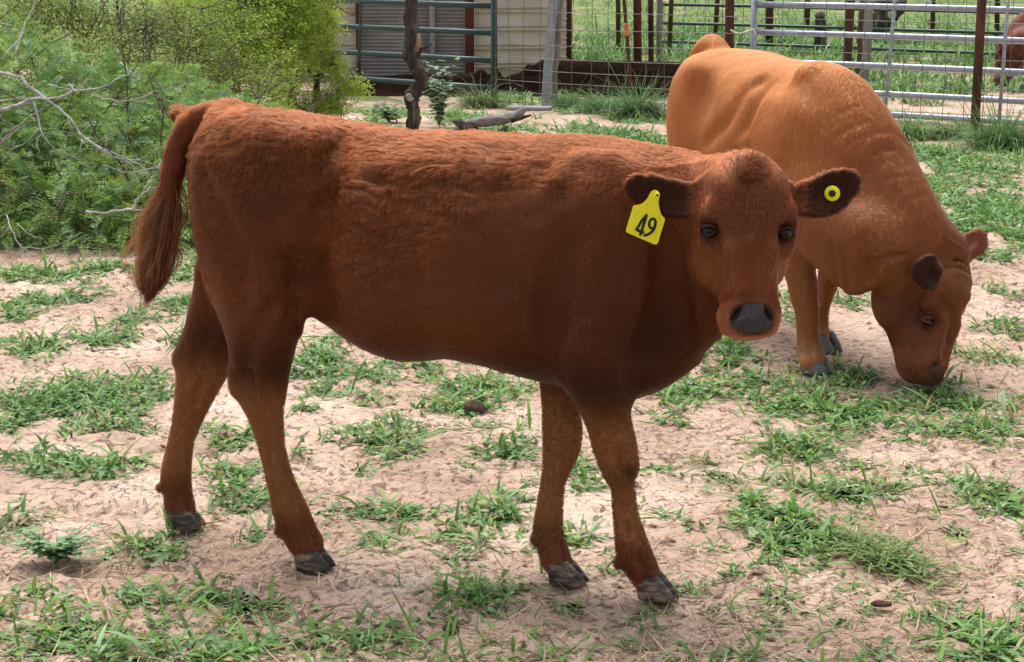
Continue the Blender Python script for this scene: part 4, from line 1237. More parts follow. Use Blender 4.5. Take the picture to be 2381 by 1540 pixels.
def blades_mesh(name, root, yaw, elev, length, width, bend, col, mat, k=5, cup=.22, twist=None, parent=None):
    n = len(root)
    t = np.linspace(0, 1, k)
    h = np.stack([np.cos(yaw), np.sin(yaw), np.zeros(n)], 1); up = np.array([0, 0, 1.0])
    sidev = np.stack([-np.sin(yaw), np.cos(yaw), np.zeros(n)], 1)
    ang = elev[:, None] - bend[:, None] * t[None] ** 1.3
    ds = length[:, None] / (k - 1)
    dx = np.cumsum(np.cos(ang) * ds, 1) - np.cos(ang[:, :1]) * ds; dz = np.cumsum(np.sin(ang) * ds, 1) - np.sin(ang[:, :1]) * ds
    C = root[:, None] + h[:, None] * dx[:, :, None] + up * dz[:, :, None]
    prof = np.sin(np.pi * np.clip(t * .82 + .16, 0, 1)) ** .75
    prof[-1] = .04
    w = width[:, None] * prof[None]
    nrm = np.stack([-np.sin(ang) * h[:, :1], -np.sin(ang) * h[:, 1:2], np.cos(ang)], -1)
    tw = (twist if twist is not None else np.zeros(n))[:, None, None] * t[None, :, None]
    S = sidev[:, None] * np.cos(tw) + nrm * np.sin(tw); Nn = nrm * np.cos(tw) - sidev[:, None] * np.sin(tw)
    A = C + S * w[:, :, None] + Nn * (w * cup)[:, :, None]; B = C - S * w[:, :, None] + Nn * (w * cup)[:, :, None]
    V = np.stack([A, C, B], 2)                           # n,k,3,3
    V[..., 2] = np.maximum(V[..., 2], -.012)
    idx = np.arange(n)[:, None, None] * (k * 3) + np.arange(k - 1)[None, :, None] * 3 + np.arange(2)[None, None]
    Q = np.stack([idx, idx + 1, idx + 4, idx + 3], -1).reshape(-1, 4)
    cl = np.repeat(col, k * 3, 0).reshape(n, k, 3, 3) * (np.linspace(.78, 1.12, k)[None, :, None, None])
    cl[:, :, 1] *= 1.12
    return mesh_np(name, V.reshape(-1, 3), Q, mat, parent, True, cl.reshape(-1, 3))
M_GRASS = tint_mat('grass_blade', rough=.5, spec=.28, trans=.30)
def build_grass():
    rng = np.random.default_rng(77)
    P, s = patch_points(rng)
    m = 2
    P = np.repeat(P, m, 0) + rng.normal(0, .012, (len(P) * m, 2)); s = np.repeat(s, m)
    n = len(P)
    far = smooth01(P[:, 1], 6, 15)
    root = np.stack([P[:, 0], P[:, 1], ground_z(P[:, 0], P[:, 1]) - .004], 1)
    upright = rng.random(n) < .12
    yaw = rng.random(n) * 6.283
    elev = np.where(upright, rng.uniform(.8, 1.35, n), rng.uniform(.10, .75, n))
    ln = rng.gamma(6, .0105, n) * s * (1 + .25 * far) * np.where(upright, 1.15, 1)
    ln = ln * (1 + .35 * (1 - smooth01(P[:, 1], 3.6, 4.2)))
    wd = rng.uniform(.0026, .0062, n) * (1 + .7 * far) * (.55 + .45 * s)
    bend = rng.uniform(.2, 1.5, n)
    broad = (rng.random(n) < .20) & (s >= 1)
    ln = np.where(broad, rng.uniform(.018, .036, n) * (1 + .3 * far), ln); wd = np.where(broad, rng.uniform(.0050, .0085, n) * (1 + .5 * far), wd); elev = np.where(broad, rng.uniform(.1, 1.1, n), elev)
    root[:, 2] += np.where(broad, rng.uniform(0, .030, n), 0)
    mix = rng.random(n)
    g1, g2, g3, dry = np.array([.085, .20, .046]), np.array([.19, .365, .080]), np.array([.19, .32, .15]), np.array([.42, .36, .17])
    reg = .5 + .5 * fbm(np.stack([P[:, 0] * 2, P[:, 1] * 2, np.zeros(n)], 1), 2, 95)
    t = np.clip(reg + rng.normal(0, .28, n), 0, 1)[:, None]
    col = g1 * (1 - t) + g2 * t
    col = np.where((mix > .72)[:, None], g3 * rng.uniform(.8, 1.3, n)[:, None], col)
    col = np.where((mix < .05)[:, None], dry, col)
    col = np.where(((mix > .05) & (mix < .12))[:, None], np.array([.20, .30, .06]), col) * rng.uniform(.75, 1.25, n)[:, None]
    o = blades_mesh('grass', root, yaw, elev, ln, wd, bend, col, M_GRASS, twist=rng.normal(0, .7, n))
    tag(o, kind='stuff')
    # dry stalks and straw lying about
    n = 44000
    y = 3.1 + 11 * rng.random(n) ** 1.5; x = (rng.random(n) - .5) * y * .66
    dens = fbm(np.stack([x * 1.2, y * 1.2, np.full(n, 4.0)], 1), 3, 97)
    k = dens + .35 * rng.random(n) > .05
    x, y = x[k], y[k]; n = len(x)
    root = np.stack([x, y, ground_z(x, y) + .002], 1)
    col = np.array([.60, .46, .29]) * rng.uniform(.55, 1.25, n)[:, None]
    dk = rng.random(n) < .38
    col[dk] = np.array([.17, .115, .075]) * rng.uniform(.6, 1.3, dk.sum())[:, None]
    o = blades_mesh('straw_litter', root, rng.random(n) * 6.283, rng.normal(.03, .10, n), rng.gamma(4, .0145, n), rng.uniform(.0008, .0021, n), rng.normal(0, .35, n), col, M_GRASS, k=4, cup=.1)
    tag(o, kind='stuff')
    # crumbs of soil
    n = 6500
    y = 3.1 + 7 * rng.random(n) ** 1.6; x = (rng.random(n) - .5) * y * .66
    k = fbm(np.stack([x * 1.6, y * 1.6, np.full(n, 9.0)], 1), 3, 99) + .4 * rng.random(n) > .12
    x, y = x[k], y[k]; n = len(x)
    ico = np.array([[0, 0, 1], [.89, 0, .45], [.28, .85, .45], [-.72, .53, .45], [-.72, -.53, .45], [.28, -.85, .45], [.72, .53, -.45], [-.28, .85, -.45], [-.89, 0, -.45], [-.28, -.85, -.45], [.72, -.53, -.45], [0, 0, -1]])
    fc = np.array([[0, 1, 2], [0, 2, 3], [0, 3, 4], [0, 4, 5], [0, 5, 1], [1, 6, 2], [2, 7, 3], [3, 8, 4], [4, 9, 5], [5, 10, 1], [6, 7, 2], [7, 8, 3], [8, 9, 4], [9, 10, 5], [10, 6, 1], [11, 7, 6], [11, 8, 7], [11, 9, 8], [11, 10, 9], [11, 6, 10]])
    sz = np.clip(rng.gamma(1.5, .0022, n), .0012, .014)
    V = ico[None] * (1 + .35 * rng.normal(size=(n, 12, 1))) * sz[:, None, None] * np.stack([rng.uniform(.8, 1.7, n), rng.uniform(.7, 1.2, n), rng.uniform(.35, .75, n)], 1)[:, None]
    V = V + np.stack([x, y, ground_z(x, y) + sz * .15], 1)[:, None]
    col = np.array([.40, .265, .195]) * rng.uniform(.4, 1.25, n)[:, None]
    o = mesh_np('soil_crumbs', V.reshape(-1, 3), (fc[None] + np.arange(n)[:, None, None] * 12).reshape(-1, 3), tint_mat('soil_crumb', rough=.95, spec=.1), None, False, np.repeat(col, 12, 0))
    tag(o, kind='stuff')
build_grass()

# low leafy weeds that stand apart from the grass
M_LEAF = tint_mat('weed_leaf', rough=.5, spec=.35, trans=.3)
M_STEM = noise_mat('green_stem', [(.3, (.07, .10, .03)), (.7, (.14, .17, .06))], scale=30)
def leafy_weed(base, height, spread, n_stems, leaf, col, label, seed, lean=.5, leaves=9, group=None):
    rng = np.random.default_rng(seed)
    r = empty('leafy_weed', base)
    tag(r, label, 'weed', group)
    st = MB(); V, Q, C = [], [], []
    for i in range(n_stems):
        th = rng.random() * 6.283; ls = rng.uniform(.5, 1) * height
        tip = np.array([math.cos(th) * spread * rng.uniform(.3, 1), math.sin(th) * spread * rng.uniform(.3, 1), ls])
        pts = spline(np.array([[0, 0, -.01], tip * np.array([.35, .35, .5]), tip]), 5)
        st.tube(pts, np.linspace(.0022, .0008, len(pts)), 5)
        for j in range(leaves):
            t = rng.uniform(.25, 1); p = pts[int(t * (len(pts) - 1))]
            a = rng.random() * 6.283; e = rng.uniform(-.25, .45); L0 = leaf * rng.uniform(.6, 1.25)
            u = np.array([math.cos(a) * math.cos(e), math.sin(a) * math.cos(e), math.sin(e)]); v = np.array([-math.sin(a), math.cos(a), 0]); w = np.cross(u, v)
            q = [p + u * L0 * .1, p + u * L0 * .45 + v * L0 * .33, p + u * L0 - w * L0 * .12, p + u * L0 * .45 - v * L0 * .33, p + u * L0 * .5 + w * L0 * .07]
            b = len(V); V += q; Q += [[b, b + 1, b + 4], [b + 1, b + 2, b + 4], [b + 2, b + 3, b + 4], [b + 3, b, b + 4]]
            C += [np.asarray(col) * rng.uniform(.7, 1.3)] * 5
    st.build('stem', M_STEM, r)
    mesh_np('foliage', V, np.array(Q), M_LEAF, r, True, np.array(C))
    return r
g_ = 'leafy weeds in the pen'
leafy_weed(on_ground(130, 1300), .075, .13, 22, .034, (.17, .31, .13), 'low clover leaved weed left of the hind hooves', 1, group=g_, leaves=11)
leafy_weed(on_ground(1022, 292), .62, .20, 16, .085, (.19, .31, .16), 'tall leafy weed beside the crooked tree trunk', 2, group=g_, leaves=14)
leafy_weed(on_ground(905, 285), .22, .22, 14, .07, (.16, .22, .11), 'pale leafy weed left of the crooked tree trunk', 3, group=g_, leaves=9)

def dung(base, s, label, seed):
    V, Q = blob((0, 0, 0), (1, 1, 1), nu=22, nv=14)
    d = 1 + .16 * fbm(V * 1.7 + seed, 3, seed) + .08 * vnoise(V * 5, seed)
    V = V * d[:, None] * np.asarray(s)
    V[:, 2] = np.maximum(V[:, 2], -.004)
    o = mesh_np('dung_pat', V, np.array(Q), noise_mat('dry_dung', [(.3, (.045, .028, .020)), (.7, (.14, .095, .070))], scale=40, rough=.95, bump=.8, bscale=160, spec=.1))
    o.location = base
    tag(o, label, 'dung', 'dry dung in the pen')
dung(on_ground(1102, 955) + np.array([0, 0, .006]), (.038, .035, .030), 'round brown dung lump behind the belly grass', 3)
dung(on_ground(1048, 1463), (.020, .019, .010), 'flat brown dung lump nearest the viewer', 5)
dung(on_ground(2050, 1405), (.026, .014, .008), 'dark dung lump below the cut grass heap', 8)

# a heap of cut grass
def cut_grass():
    rng = np.random.default_rng(8)
    n = 560
    a = on_ground(1950, 1255); bq = on_ground(2150, 1335)
    t = rng.random(n)
    p = a + (bq - a) * t[:, None] + np.stack([rng.normal(0, .045, n), rng.normal(0, .060, n), np.zeros(n)], 1)
    p[:, 2] = .003 + .022 * rng.random(n) * np.sin(np.pi * np.clip(t, .08, .95))
    yw = np.where(rng.random(n) < .35, rng.normal(-.35, .4, n), rng.random(n) * 6.28)
    col = (np.array([.10, .21, .05]) + (np.array([.26, .33, .11]) - np.array([.10, .21, .05])) * rng.random(n)[:, None]) * rng.uniform(.7, 1.2, n)[:, None]
    o = blades_mesh('grass_cuttings', p, yw, rng.normal(.08, .18, n), rng.uniform(.025, .075, n), rng.uniform(.0020, .0050, n), rng.normal(.1, .6, n), col, M_GRASS)
    tag(o, kind='stuff')
cut_grass()
# ------------------------------------------------------------------ pens: shed, gates, posts, wire
M_TEAL = noise_mat('green_gate_paint', [(.3, (.006, .034, .036)), (.7, (.014, .056, .054))], scale=14, rough=.38, spec=.5, bump=.05)
M_GALV = noise_mat('galvanised_steel', [(.3, (.24, .27, .33)), (.55, (.34, .37, .44)), (.75, (.44, .47, .53))], scale=26, rough=.32, metal=.45, spec=.5)
M_RUST = noise_mat('rusty_pipe', [(.3, (.040, .016, .012)), (.55, (.085, .034, .022)), (.8, (.150, .062, .036))], scale=9, rough=.85, bump=.3, bscale=60, stretch=(1, 1, .35))
M_REDP = noise_mat('oxide_red_post', [(.3, (.060, .014, .012)), (.7, (.125, .030, .022))], scale=9, rough=.7, bump=.2)
M_WOOD = noise_mat('weathered_wood', [(.3, (.10, .085, .078)), (.5, (.24, .21, .20)), (.75, (.38, .35, .33))], scale=7, rough=.9, bump=.7, bscale=24, stretch=(3, 3, .3))
M_WIRE = noise_mat('fence_wire', [(.3, (.09, .088, .085)), (.7, (.22, .22, .22))], scale=6, rough=.5, metal=.5)
M_BARK = noise_mat('mesquite_bark', [(.30, (.014, .011, .009)), (.5, (.060, .046, .039)), (.70, (.21, .18, .16))], scale=8, rough=.95, bump=1.0, bscale=26, stretch=(2.2, 2.2, .5), distort=.8)
M_TAN = noise_mat('tan_sheet_metal', [(.3, (.42, .37, .30)), (.55, (.54, .48, .39)), (.78, (.61, .55, .45))], scale=2.2, rough=.6, spec=.3)
M_GREY = noise_mat('grey_corrugated_iron', [(.3, (.22, .21, .205)), (.55, (.32, .305, .30)), (.78, (.42, .40, .39))], scale=3.0, rough=.6, metal=.15)
M_DARKW = noise_mat('dark_boards_and_shade', [(.3, (.012, .007, .006)), (.55, (.032, .018, .013)), (.8, (.075, .045, .033))], scale=5, rough=.95, bump=.6, stretch=(.4, 1, 2.5), spec=.05)

def pipe(mb, a, b, r, n=10): mb.tube(np.array([a, b]), r, n)
def upright(base_px, top_px, h, sink=.05):
    B = on_ground(*base_px); T = at_depth(*top_px, B[1])
    d = (T - B); d = d / d[2]
    return B - d * sink, B + d * h
def post(name, base_px, top_px, h, rpx, mat, label, cat='post', group='pipe and wooden posts behind the wire fence', n=12, parent=None, wob=0.0, cap=True):
    a, b = upright(base_px, top_px, h)
    r = rpx * a[1] / F_D
    m = MB()
    if wob:
        pts = np.stack([a + (b - a) * t for t in np.linspace(0, 1, 14)])
        pts[1:-1, 0] += .4 * r * np.array([vnoise(np.array([[i * .6, base_px[0], 0]]), 3)[0] for i in range(12)])
        m.tube(pts, r * (1 + .06 * np.sin(np.arange(14) * 1.7)), n, wob=wob)
    else:
        m.tube(np.array([a, a + (b - a) * .5, b]), r, n)
        if cap: m.tube(np.array([b, b + (b - a) * .012]), r * 1.06, n)
    o = m.build(name, mat, parent)
    if parent is None and label: tag(o, label, cat, group)
    return o, a, b, r

# shed: a steel frame with sheet walls
def sheet(mb, x0, x1, Y, z0, z1, kind):
    zs, ds = [], []
    if kind == 'tan':
        z = z1
        while z > z0 + .21:
            for dz, d in ((0, 0), (.100, 0), (.106, .024), (.118, .024), (.124, 0), (.142, 0), (.148, .024), (.160, .024), (.166, 0)):
                zs.append(z - dz); ds.append(d)
            z -= .20
        zs.append(z0); ds.append(0)
    else:
        for i in range(int((z1 - z0) / .040 * 6) + 1):
            z = z1 - i * .040 / 6
            zs.append(z); ds.append(.014 * math.sin(2 * math.pi * i / 6) + .003 * math.sin(i * .11))
    zs, ds = np.array(zs), np.array(ds)
    xs = np.linspace(x0, x1, 9)
    V = np.array([[x, Y - d + .004 * math.sin(x * 5 + z * 9), z + .004 * math.sin(x * 3.1)] for x in xs for z, d in zip(zs, ds)])
    n = len(zs)
    Q = [[i * n + j, (i + 1) * n + j, (i + 1) * n + j + 1, i * n + j + 1] for i in range(len(xs) - 1) for j in range(n - 1)]
    mb.add(V, Q)
    V2 = V.copy(); V2[:, 1] += .02
    mb.add(V2, [q[::-1] for q in Q])
YS = 20.6
sx = lambda xd, Y=YS: at_depth(xd, 120, Y)[0]
shed = empty('shed', (sx(1030), YS, 0))
tag(shed, 'low metal shed with tan and grey corrugated walls behind the green gate', 'shed')
def shed_part(name, mb, mat): 
    o = mb.build(name, mat, shed); o.location = -shed.location
    return o
m = MB(); sheet(m, sx(640), sx(830), YS, .0, 2.3, 'tan'); shed_part('wall_sheet', m, M_TAN)
m = MB(); sheet(m, sx(1104), sx(1316), YS, .0, 2.3, 'tan'); shed_part('wall_sheet', m, M_TAN)
m = MB(); sheet(m, sx(836), sx(1086), YS + .03, .0, 2.3, 'grey'); o = shed_part('corrugated_sheet', m, M_GREY)
m = MB(); m.box((sx(980), YS + 1.2, 2.36), (sx(1330) - sx(630), 2.4, .04), rx=.06); shed_part('roof', m, M_GALV)
for x in (640, 1310):
    m = MB(); m.box((sx(x), YS + 1.0, 1.1), (.05, 1.85, 2.2)); shed_part('side_wall', m, M_TAN)
for x, w, mt, nm in ((834, 9, M_REDP, 'post'), (1093, 21, M_REDP, 'post'), (767, 13, M_GALV, 'post'), (1006, 13, M_GALV, 'post')):
    wd = w * YS / F_D
    m = MB(); m.box((sx(x), YS - .06 + (.03 if w == 13 else 0), 1.1), (wd, .07, 2.3), bev=.008); shed_part(nm, m, mt)
# open channel lip on the grey steel posts
m = MB()
for i in range(40): m.tube(np.array([[sx(1283), YS - .02, .25 + i * .052], [sx(1318), YS - .02, .25 + i * .052]]), .010 if i % 4 == 0 else .004, 6)
shed_part('edge_trim', m, M_TAN)

# earth bank and boards; left run is a dark strip for the shed's shadowed base
def bank():
    xs = np.linspace(at_depth(800, 200, 19.6)[0], at_depth(1700, 200, 18.2)[0], 150)
    rows = []
    for x in xs:
        xd = x / 18.6 * F_D + W_D / 2
        Yc = 18.9 - .5 * smooth01(np.array(xd), 1250, 1700)
        hgt = .19 + .15 * smooth01(np.array(xd), 1180, 1290) + .03 * vnoise(np.array([[x * 4, 0, 0]]), 6)[0] * (xd < 1300)
        if 900 < xd < 1300: hgt += .05 * vnoise(np.array([[x * 13, 3, 0]]), 6)[0]
        prof = [(-.40, -.05), (-.22, .02), (-.19, hgt * .35), (-.17, hgt * .7), (-.16, hgt * .98), (-.10, hgt), (-.07, hgt * .9), (-.03, -.05)]
        rows.append([[x, Yc + d + .02 * vnoise(np.array([[x * 7, d, 0]]), 8)[0], z] for d, z in prof])
    V = np.array(rows).reshape(-1, 3); n = 8
    Q = [[i * n + j, i * n + j + 1, (i + 1) * n + j + 1, (i + 1) * n + j][::-1] for i in range(len(xs) - 1) for j in range(n - 1)]
    o = mesh_np('earth_bank', V, np.array(Q), M_DARKW)
    tag(o, kind='structure')
bank()

# green gate in front of the shed
def gate(name, L, R, zs, r, mat, label, posts=(), stays=(), legs=0.0, group=None, feet=(1, 1)):
    """L, R: ground points of the two ends"""
    L, R = np.asarray(L, float), np.asarray(R, float)
    g = empty(name, (L + R) / 2)
    tag(g, label, 'gate', group)
    loc = -np.array(g.location)
    for z in zs:
        m = MB(); m.tube(np.stack([L + (R - L) * t + np.array([0, 0, z + .006 * math.sin(t * 3)]) for t in np.linspace(.004, .996, 6)]), r, 10)
        o = m.build('rail', mat, g); o.location = loc
    for e, ft in zip((L, R), feet):
        m = MB(); m.tube(np.stack([e + np.array([0, 0, z]) for z in (.02 if ft else zs[0] - .03, .5, zs[-1] + .03)]), r * 1.15, 12)
        o = m.build('end_post', mat, g); o.location = loc
    nrm = np.cross(unit(R - L), [0, 0, 1.0])
    for t, lean in stays:
        p = L + (R - L) * t
        m = MB(); m.tube(np.stack([p + np.array([lean * (z - .6), 0, z]) + nrm * .012 for z in (zs[0], .6, zs[-1])]), r * .55, 10)
        o = m.build('stay', mat, g); o.location = loc
    return g
GA = [('green tubular steel gate with five rails standing before the shed', at_depth(640, 230, 19.4), at_depth(1150, 230, 17.5))]
Lg, Rg = at_depth(640, 232, 19.4) * [1, 1, 0], at_depth(1149, 232, 17.5) * [1, 1, 0]
gate('tubular_gate', Lg, Rg, [.155, .41, .665, .915, 1.165, 1.42], .027, M_TEAL, 'dark green tubular gate standing before the metal shed', stays=((.42, .06),), feet=(1, 1))
# galvanised gate on the right
Lg, Rg = at_depth(1752, 100, 16.9) * [1, 1, 0], at_depth(2500, 100, 15.2) * [1, 1, 0]
gate('tubular_gate', Lg, Rg, [.014 + .02, .209, .448, .705, .953, 1.2], .027, M_GALV, 'shiny galvanised gate with thick rails behind the grazing cow', stays=((.455, .045), (.80, .02)), feet=(0, 0))
# far dark green panels
Lg, Rg = at_depth(1530, 100, 26.2) * [1, 1, 0], at_depth(2000, 100, 24.6) * [1, 1, 0]
gate('tubular_gate', Lg, Rg, [.11, .365, .62, .87, 1.12], .022, M_TEAL, 'thin dark green pen panel behind the cow rump', group='far green pen panels')
Lg, Rg = at_depth(2012, 100, 24.5) * [1, 1, 0], at_depth(2560, 100, 22.6) * [1, 1, 0]
gate('tubular_gate', Lg, Rg, [.11, .365, .62, .87, 1.12], .022, M_TEAL, 'thin dark green pen panel near the right edge', group='far green pen panels')

# wire fence with its posts
def wire_fence():
    f = empty('wire_fence', on_ground(1268, 240))
    tag(f, 'square mesh wire fence with steel pipe posts across the pen', 'fence')
    loc = -np.array(f.location)
    def P(part): part.location = loc; return part
    A = np.array([(1150, 17.45), (1268, 17.05), (1470, 16.6), (1970, 15.75), (2268, 15.05), (2520, 14.6)])
    line = np.array([at_depth(x, 240, Y) * [1, 1, 0] for x, Y in A])
    seg = np.concatenate([[0], np.cumsum(np.linalg.norm(np.diff(line, axis=0), axis=1))])
    pos = lambda s: np.array([np.interp(s, seg, line[:, c]) for c in range(3)])
    mb = MB()
    zs = [.04, .13, .235, .345, .46, .585, .72, .87, 1.03, 1.2]
    S = np.arange(0, seg[-1], .18)
    for z in zs:
        mb.tube(np.stack([pos(s) + np.array([0, .004 * math.sin(s * 3 + z * 9), z + .008 * math.sin(s * 1.3 + z * 7)]) for s in S]), .0027, 4, cap=False)
    for i, s in enumerate(S):
        mb.tube(np.stack([pos(s) + np.array([.012 * math.sin(i * 2.1 + z * 2), -.003, z]) for z in (.03, .4, .8, 1.21)]), .0027, 4, cap=False)
    P(mb.build('wire_mesh', M_WIRE, f))
    def pst(base, top, h, rpx, mat, Yoff=0, n=12, wob=0):
        B = on_ground(*base); o, a, b, r = post('post', base, top, h, rpx, mat, None, parent=f, n=n, wob=wob)
        return P(o), a, b, r
    # flat faced galvanised post with a lip
    a, b = upright((1267, 243), (1285, 0), 1.9)
    m = MB()
    for q, dx, w, d in ((0, -.008, .062, .05), (1, .034, .020, .065)):
        for k in range(1):
            V = []
            for pnt in (a, b):
                for sx_, sy_ in ((-1, -1), (1, -1), (1, 1), (-1, 1)): V.append(pnt + np.array([dx + sx_ * w / 2, sy_ * d / 2, 0]))
            m.add(V, [[0, 1, 5, 4], [1, 2, 6, 5], [2, 3, 7, 6], [3, 0, 4, 7], [4, 5, 6, 7]])
    P(m.build('post', M_GALV, f, smooth=False))
    pst((1285, 236), (1302, 0), 1.5, 8, M_WOOD, wob=.25)
    pst((2266, 307), (2283, 0), 1.9, 11.0, M_RUST)
    pst((1963, 262), (1978, 0), 1.9, 10.5, M_RUST)
    pst((1694, 268), (1697, 0), 1.9, 10.5, M_RUST)
    # leaning tee post with orange tape
    B = on_ground(1469, 224); T = at_depth(1451, 0, B[1]); T2 = T + (T - B) * .5
    m = MB()
    for w, d, off in ((.036, .006, 0), (.006, .034, .018)):
        V = []
        for pnt in (B, T2):
            for sx_, sy_ in ((-1, -1), (1, -1), (1, 1), (-1, 1)): V.append(pnt + np.array([sx_ * w / 2, off + sy_ * d / 2, 0]))
        m.add(V, [[0, 1, 5, 4], [1, 2, 6, 5], [2, 3, 7, 6], [3, 0, 4, 7], [4, 5, 6, 7]])
    tp = P(m.build('tee_post', M_REDP, f, smooth=False))
    mt, ns, L, bb = mat_new('orange_tape'); bb.inputs['Base Color'].default_value = (.80, .20, .06, 1); bb.inputs['Roughness'].default_value = .4
    m = MB(); tt = lambda k: B + (T - B) * k
    m.tube(np.stack([tt(k) + np.array([0, .008, 0]) for k in np.linspace(.63, .76, 9)]), .026, 9, wob=.3)
    o = m.build('tape', mt, tp)
    # loose tie of white cord on the wire
    m = MB(); c = at_depth(1728, 78, 16.2)
    m.tube(spline(np.array([[-.11, 0, .03], [-.05, -.01, .0], [.02, 0, .012], [.09, 0, .035], [.11, .0, -.02]]) + c, 5), .007, 6, wob=.3)
    mt, ns, L, bb = mat_new('white_cord'); bb.inputs['Base Color'].default_value = (.72, .70, .55, 1)
    P(m.build('cord', mt, f))
    mt, ns, L, bb = mat_new('concrete_pad')
wire_fence()
o, *_ = post('pipe_post', (1483, 178), (1482, 0), 1.8, 9.5, M_REDP, 'dark red pipe post right behind the orange taped fence post')
post('pipe_post', (1322, 153), (1323, 0), 1.8, 7.0, M_REDP, 'bright oxide red pipe post at the shed corner')
post('pipe_post', (1438, 118), (1437, 0), 1.8, 5.5, M_RUST, 'thin dark post left of the orange taped fence post')
post('wooden_post', (1532, 166), (1533, 0), 1.7, 7.5, M_WOOD, 'grey weathered wooden post with its shaded half beside it', n=12, wob=.2)
post('pipe_post', (1514, 163), (1513, 0), 1.8, 6.5, M_RUST, 'dark pipe standing in for the shaded left half of the grey wooden post')  # shade on the wooden post's left half, built as a dark pipe
post('pipe_post', (1556, 126), (1561, 0), 1.6, 5.5, M_RUST, 'thin rusty post just right of the grey wooden post')
post('pipe_post', (1662, 102), (1668, 0), 1.6, 5.5, M_RUST, 'thin rusty post left of the thick rusty fence pipe')
post('pipe_post', (1876, 78), (1878, 0), 1.6, 6.5, M_RUST, 'short looking rusty post left of the dark stump')
post('pipe_post', (2168, 86), (2170, 0), 1.6, 5.5, M_RUST, 'rusty post carrying a small white number plate')
post('pipe_post', (2318, 90), (2319, 0), 1.6, 6.0, M_RUST, 'rusty post right of the thick rusty fence post, above the brown head')
post('pipe_post', (1788, 108), (1790, 0), 1.5, 9, M_RUST, 'dark pipe that the galvanised gate hangs on')
post('wooden_post', (2008, 200), (2024, 0), 1.7, 10, M_WOOD, 'pale grey wooden post right of the rusty fence pipe', n=14, wob=.3)
post('wooden_post', (1992, 196), (2006, 0), 1.7, 7, noise_mat('brown_wood', [(.3, (.075, .045, .03)), (.7, (.19, .12, .085))], scale=8, rough=.9, bump=.6, stretch=(3, 3, .3)), 'brown wooden post tied to the pale grey one', n=12, wob=.3)
# stump with a pale sawn top
def stump():
    B = on_ground(1906, 124); h = .52; r = 12.5 * B[1] / F_D
    s = empty('wooden_stump', B); tag(s, 'short dark stump with a pale sawn top seen through the galvanised gate', 'stump')
    m = MB(); m.tube(np.array([[0, 0, -.05], [0, 0, .2], [-.01, 0, .42], [-.015, 0, h]]), [r * 1.05, r, r * .98, r * .85], 14, wob=.35); m.build('trunk', M_BARK, s)
    m = MB(); m.tube(np.array([[-.015, -.01, h - .02], [-.02, -.02, h + .03], [-.02, -.02, h + .05]]), [r * .84, r * .7, r * .35], 12, wob=.4); m.build('sawn_top', M_WOOD, s)
stump()
def gnarled():
    B = on_ground(2050, 96); k = B[1] / F_D
    s = empty('gnarled_trunk', B); tag(s, 'thick gnarled dark trunk with a sawn limb behind the pale wooden post', 'tree trunk')
    m = MB()
    m.tube(spline(np.array([[-.05, 0, -.1], [-.04, 0, .2], [.0, .03, .5], [-.06, 0, .9], [-.10, 0, 1.6]]), 5), np.linspace(26, 20, 21) * k, 14, wob=.45)
    m.tube(spline(np.array([[.0, 0, .28], [.16, -.05, .42], [.27, -.05, .62], [.36, 0, 1.1]]), 5), np.linspace(19, 12, 16) * k, 12, wob=.45)
    m.build('trunk', M_BARK, s)
    V, Q = blob((0, 0, 0), (10 * k, .03, 11 * k), nu=18, nv=9)
    mesh_np('sawn_face', V + np.array([.10, -.20, .40]), np.array(Q), noise_mat('sawn_wood', [(.3, (.38, .32, .28)), (.7, (.55, .48, .43))], scale=14, rough=.8), s)
    m = MB(); m.tube(np.array([[.06, .0, .36], [.10, -.17, .40]]), 12.5 * k, 12, wob=.2); m.build('limb', M_BARK, s)
gnarled()
# number plate on the far post
def plate():
    B = on_ground(2168, 86); c = at_depth(2158, 10, B[1] - .16); k = (B[1] - .16) / F_D
    mw, ns, L, b = mat_new('white_plate'); b.inputs['Base Color'].default_value = (.78, .77, .80, 1); b.inputs['Roughness'].default_value = .5
    m = MB(); m.box((0, 0, 0), (17 * k, .008, 15 * k), bev=.003)
    p = m.build('number_plate', mw); p.location = c
    tag(p, 'small white plate with dark figures at the top of the far rusty post', 'plate')
    m = MB()
    for cx, strokes in ((-2.6, (((-1.6, 3.5), (1.6, 3.5)), ((-1.6, 0), (1.6, 0)), ((-1.6, -3.5), (1.6, -3.5)), ((-1.6, 3.5), (-1.6, -3.5)), ((1.6, 3.5), (1.6, -3.5)))), (3.0, (((-1.6, 3.5), (1.6, 3.5)), ((1.6, 3.5), (-.4, -3.5))))):
        for (x0, z0), (x1, z1) in strokes:
            m.tube(np.array([[(cx + x0) * k, -.006, z0 * k], [(cx + x1) * k, -.006, z1 * k]]), .42 * k, 5)
    m.build('figures', M_INK, p)
plate()
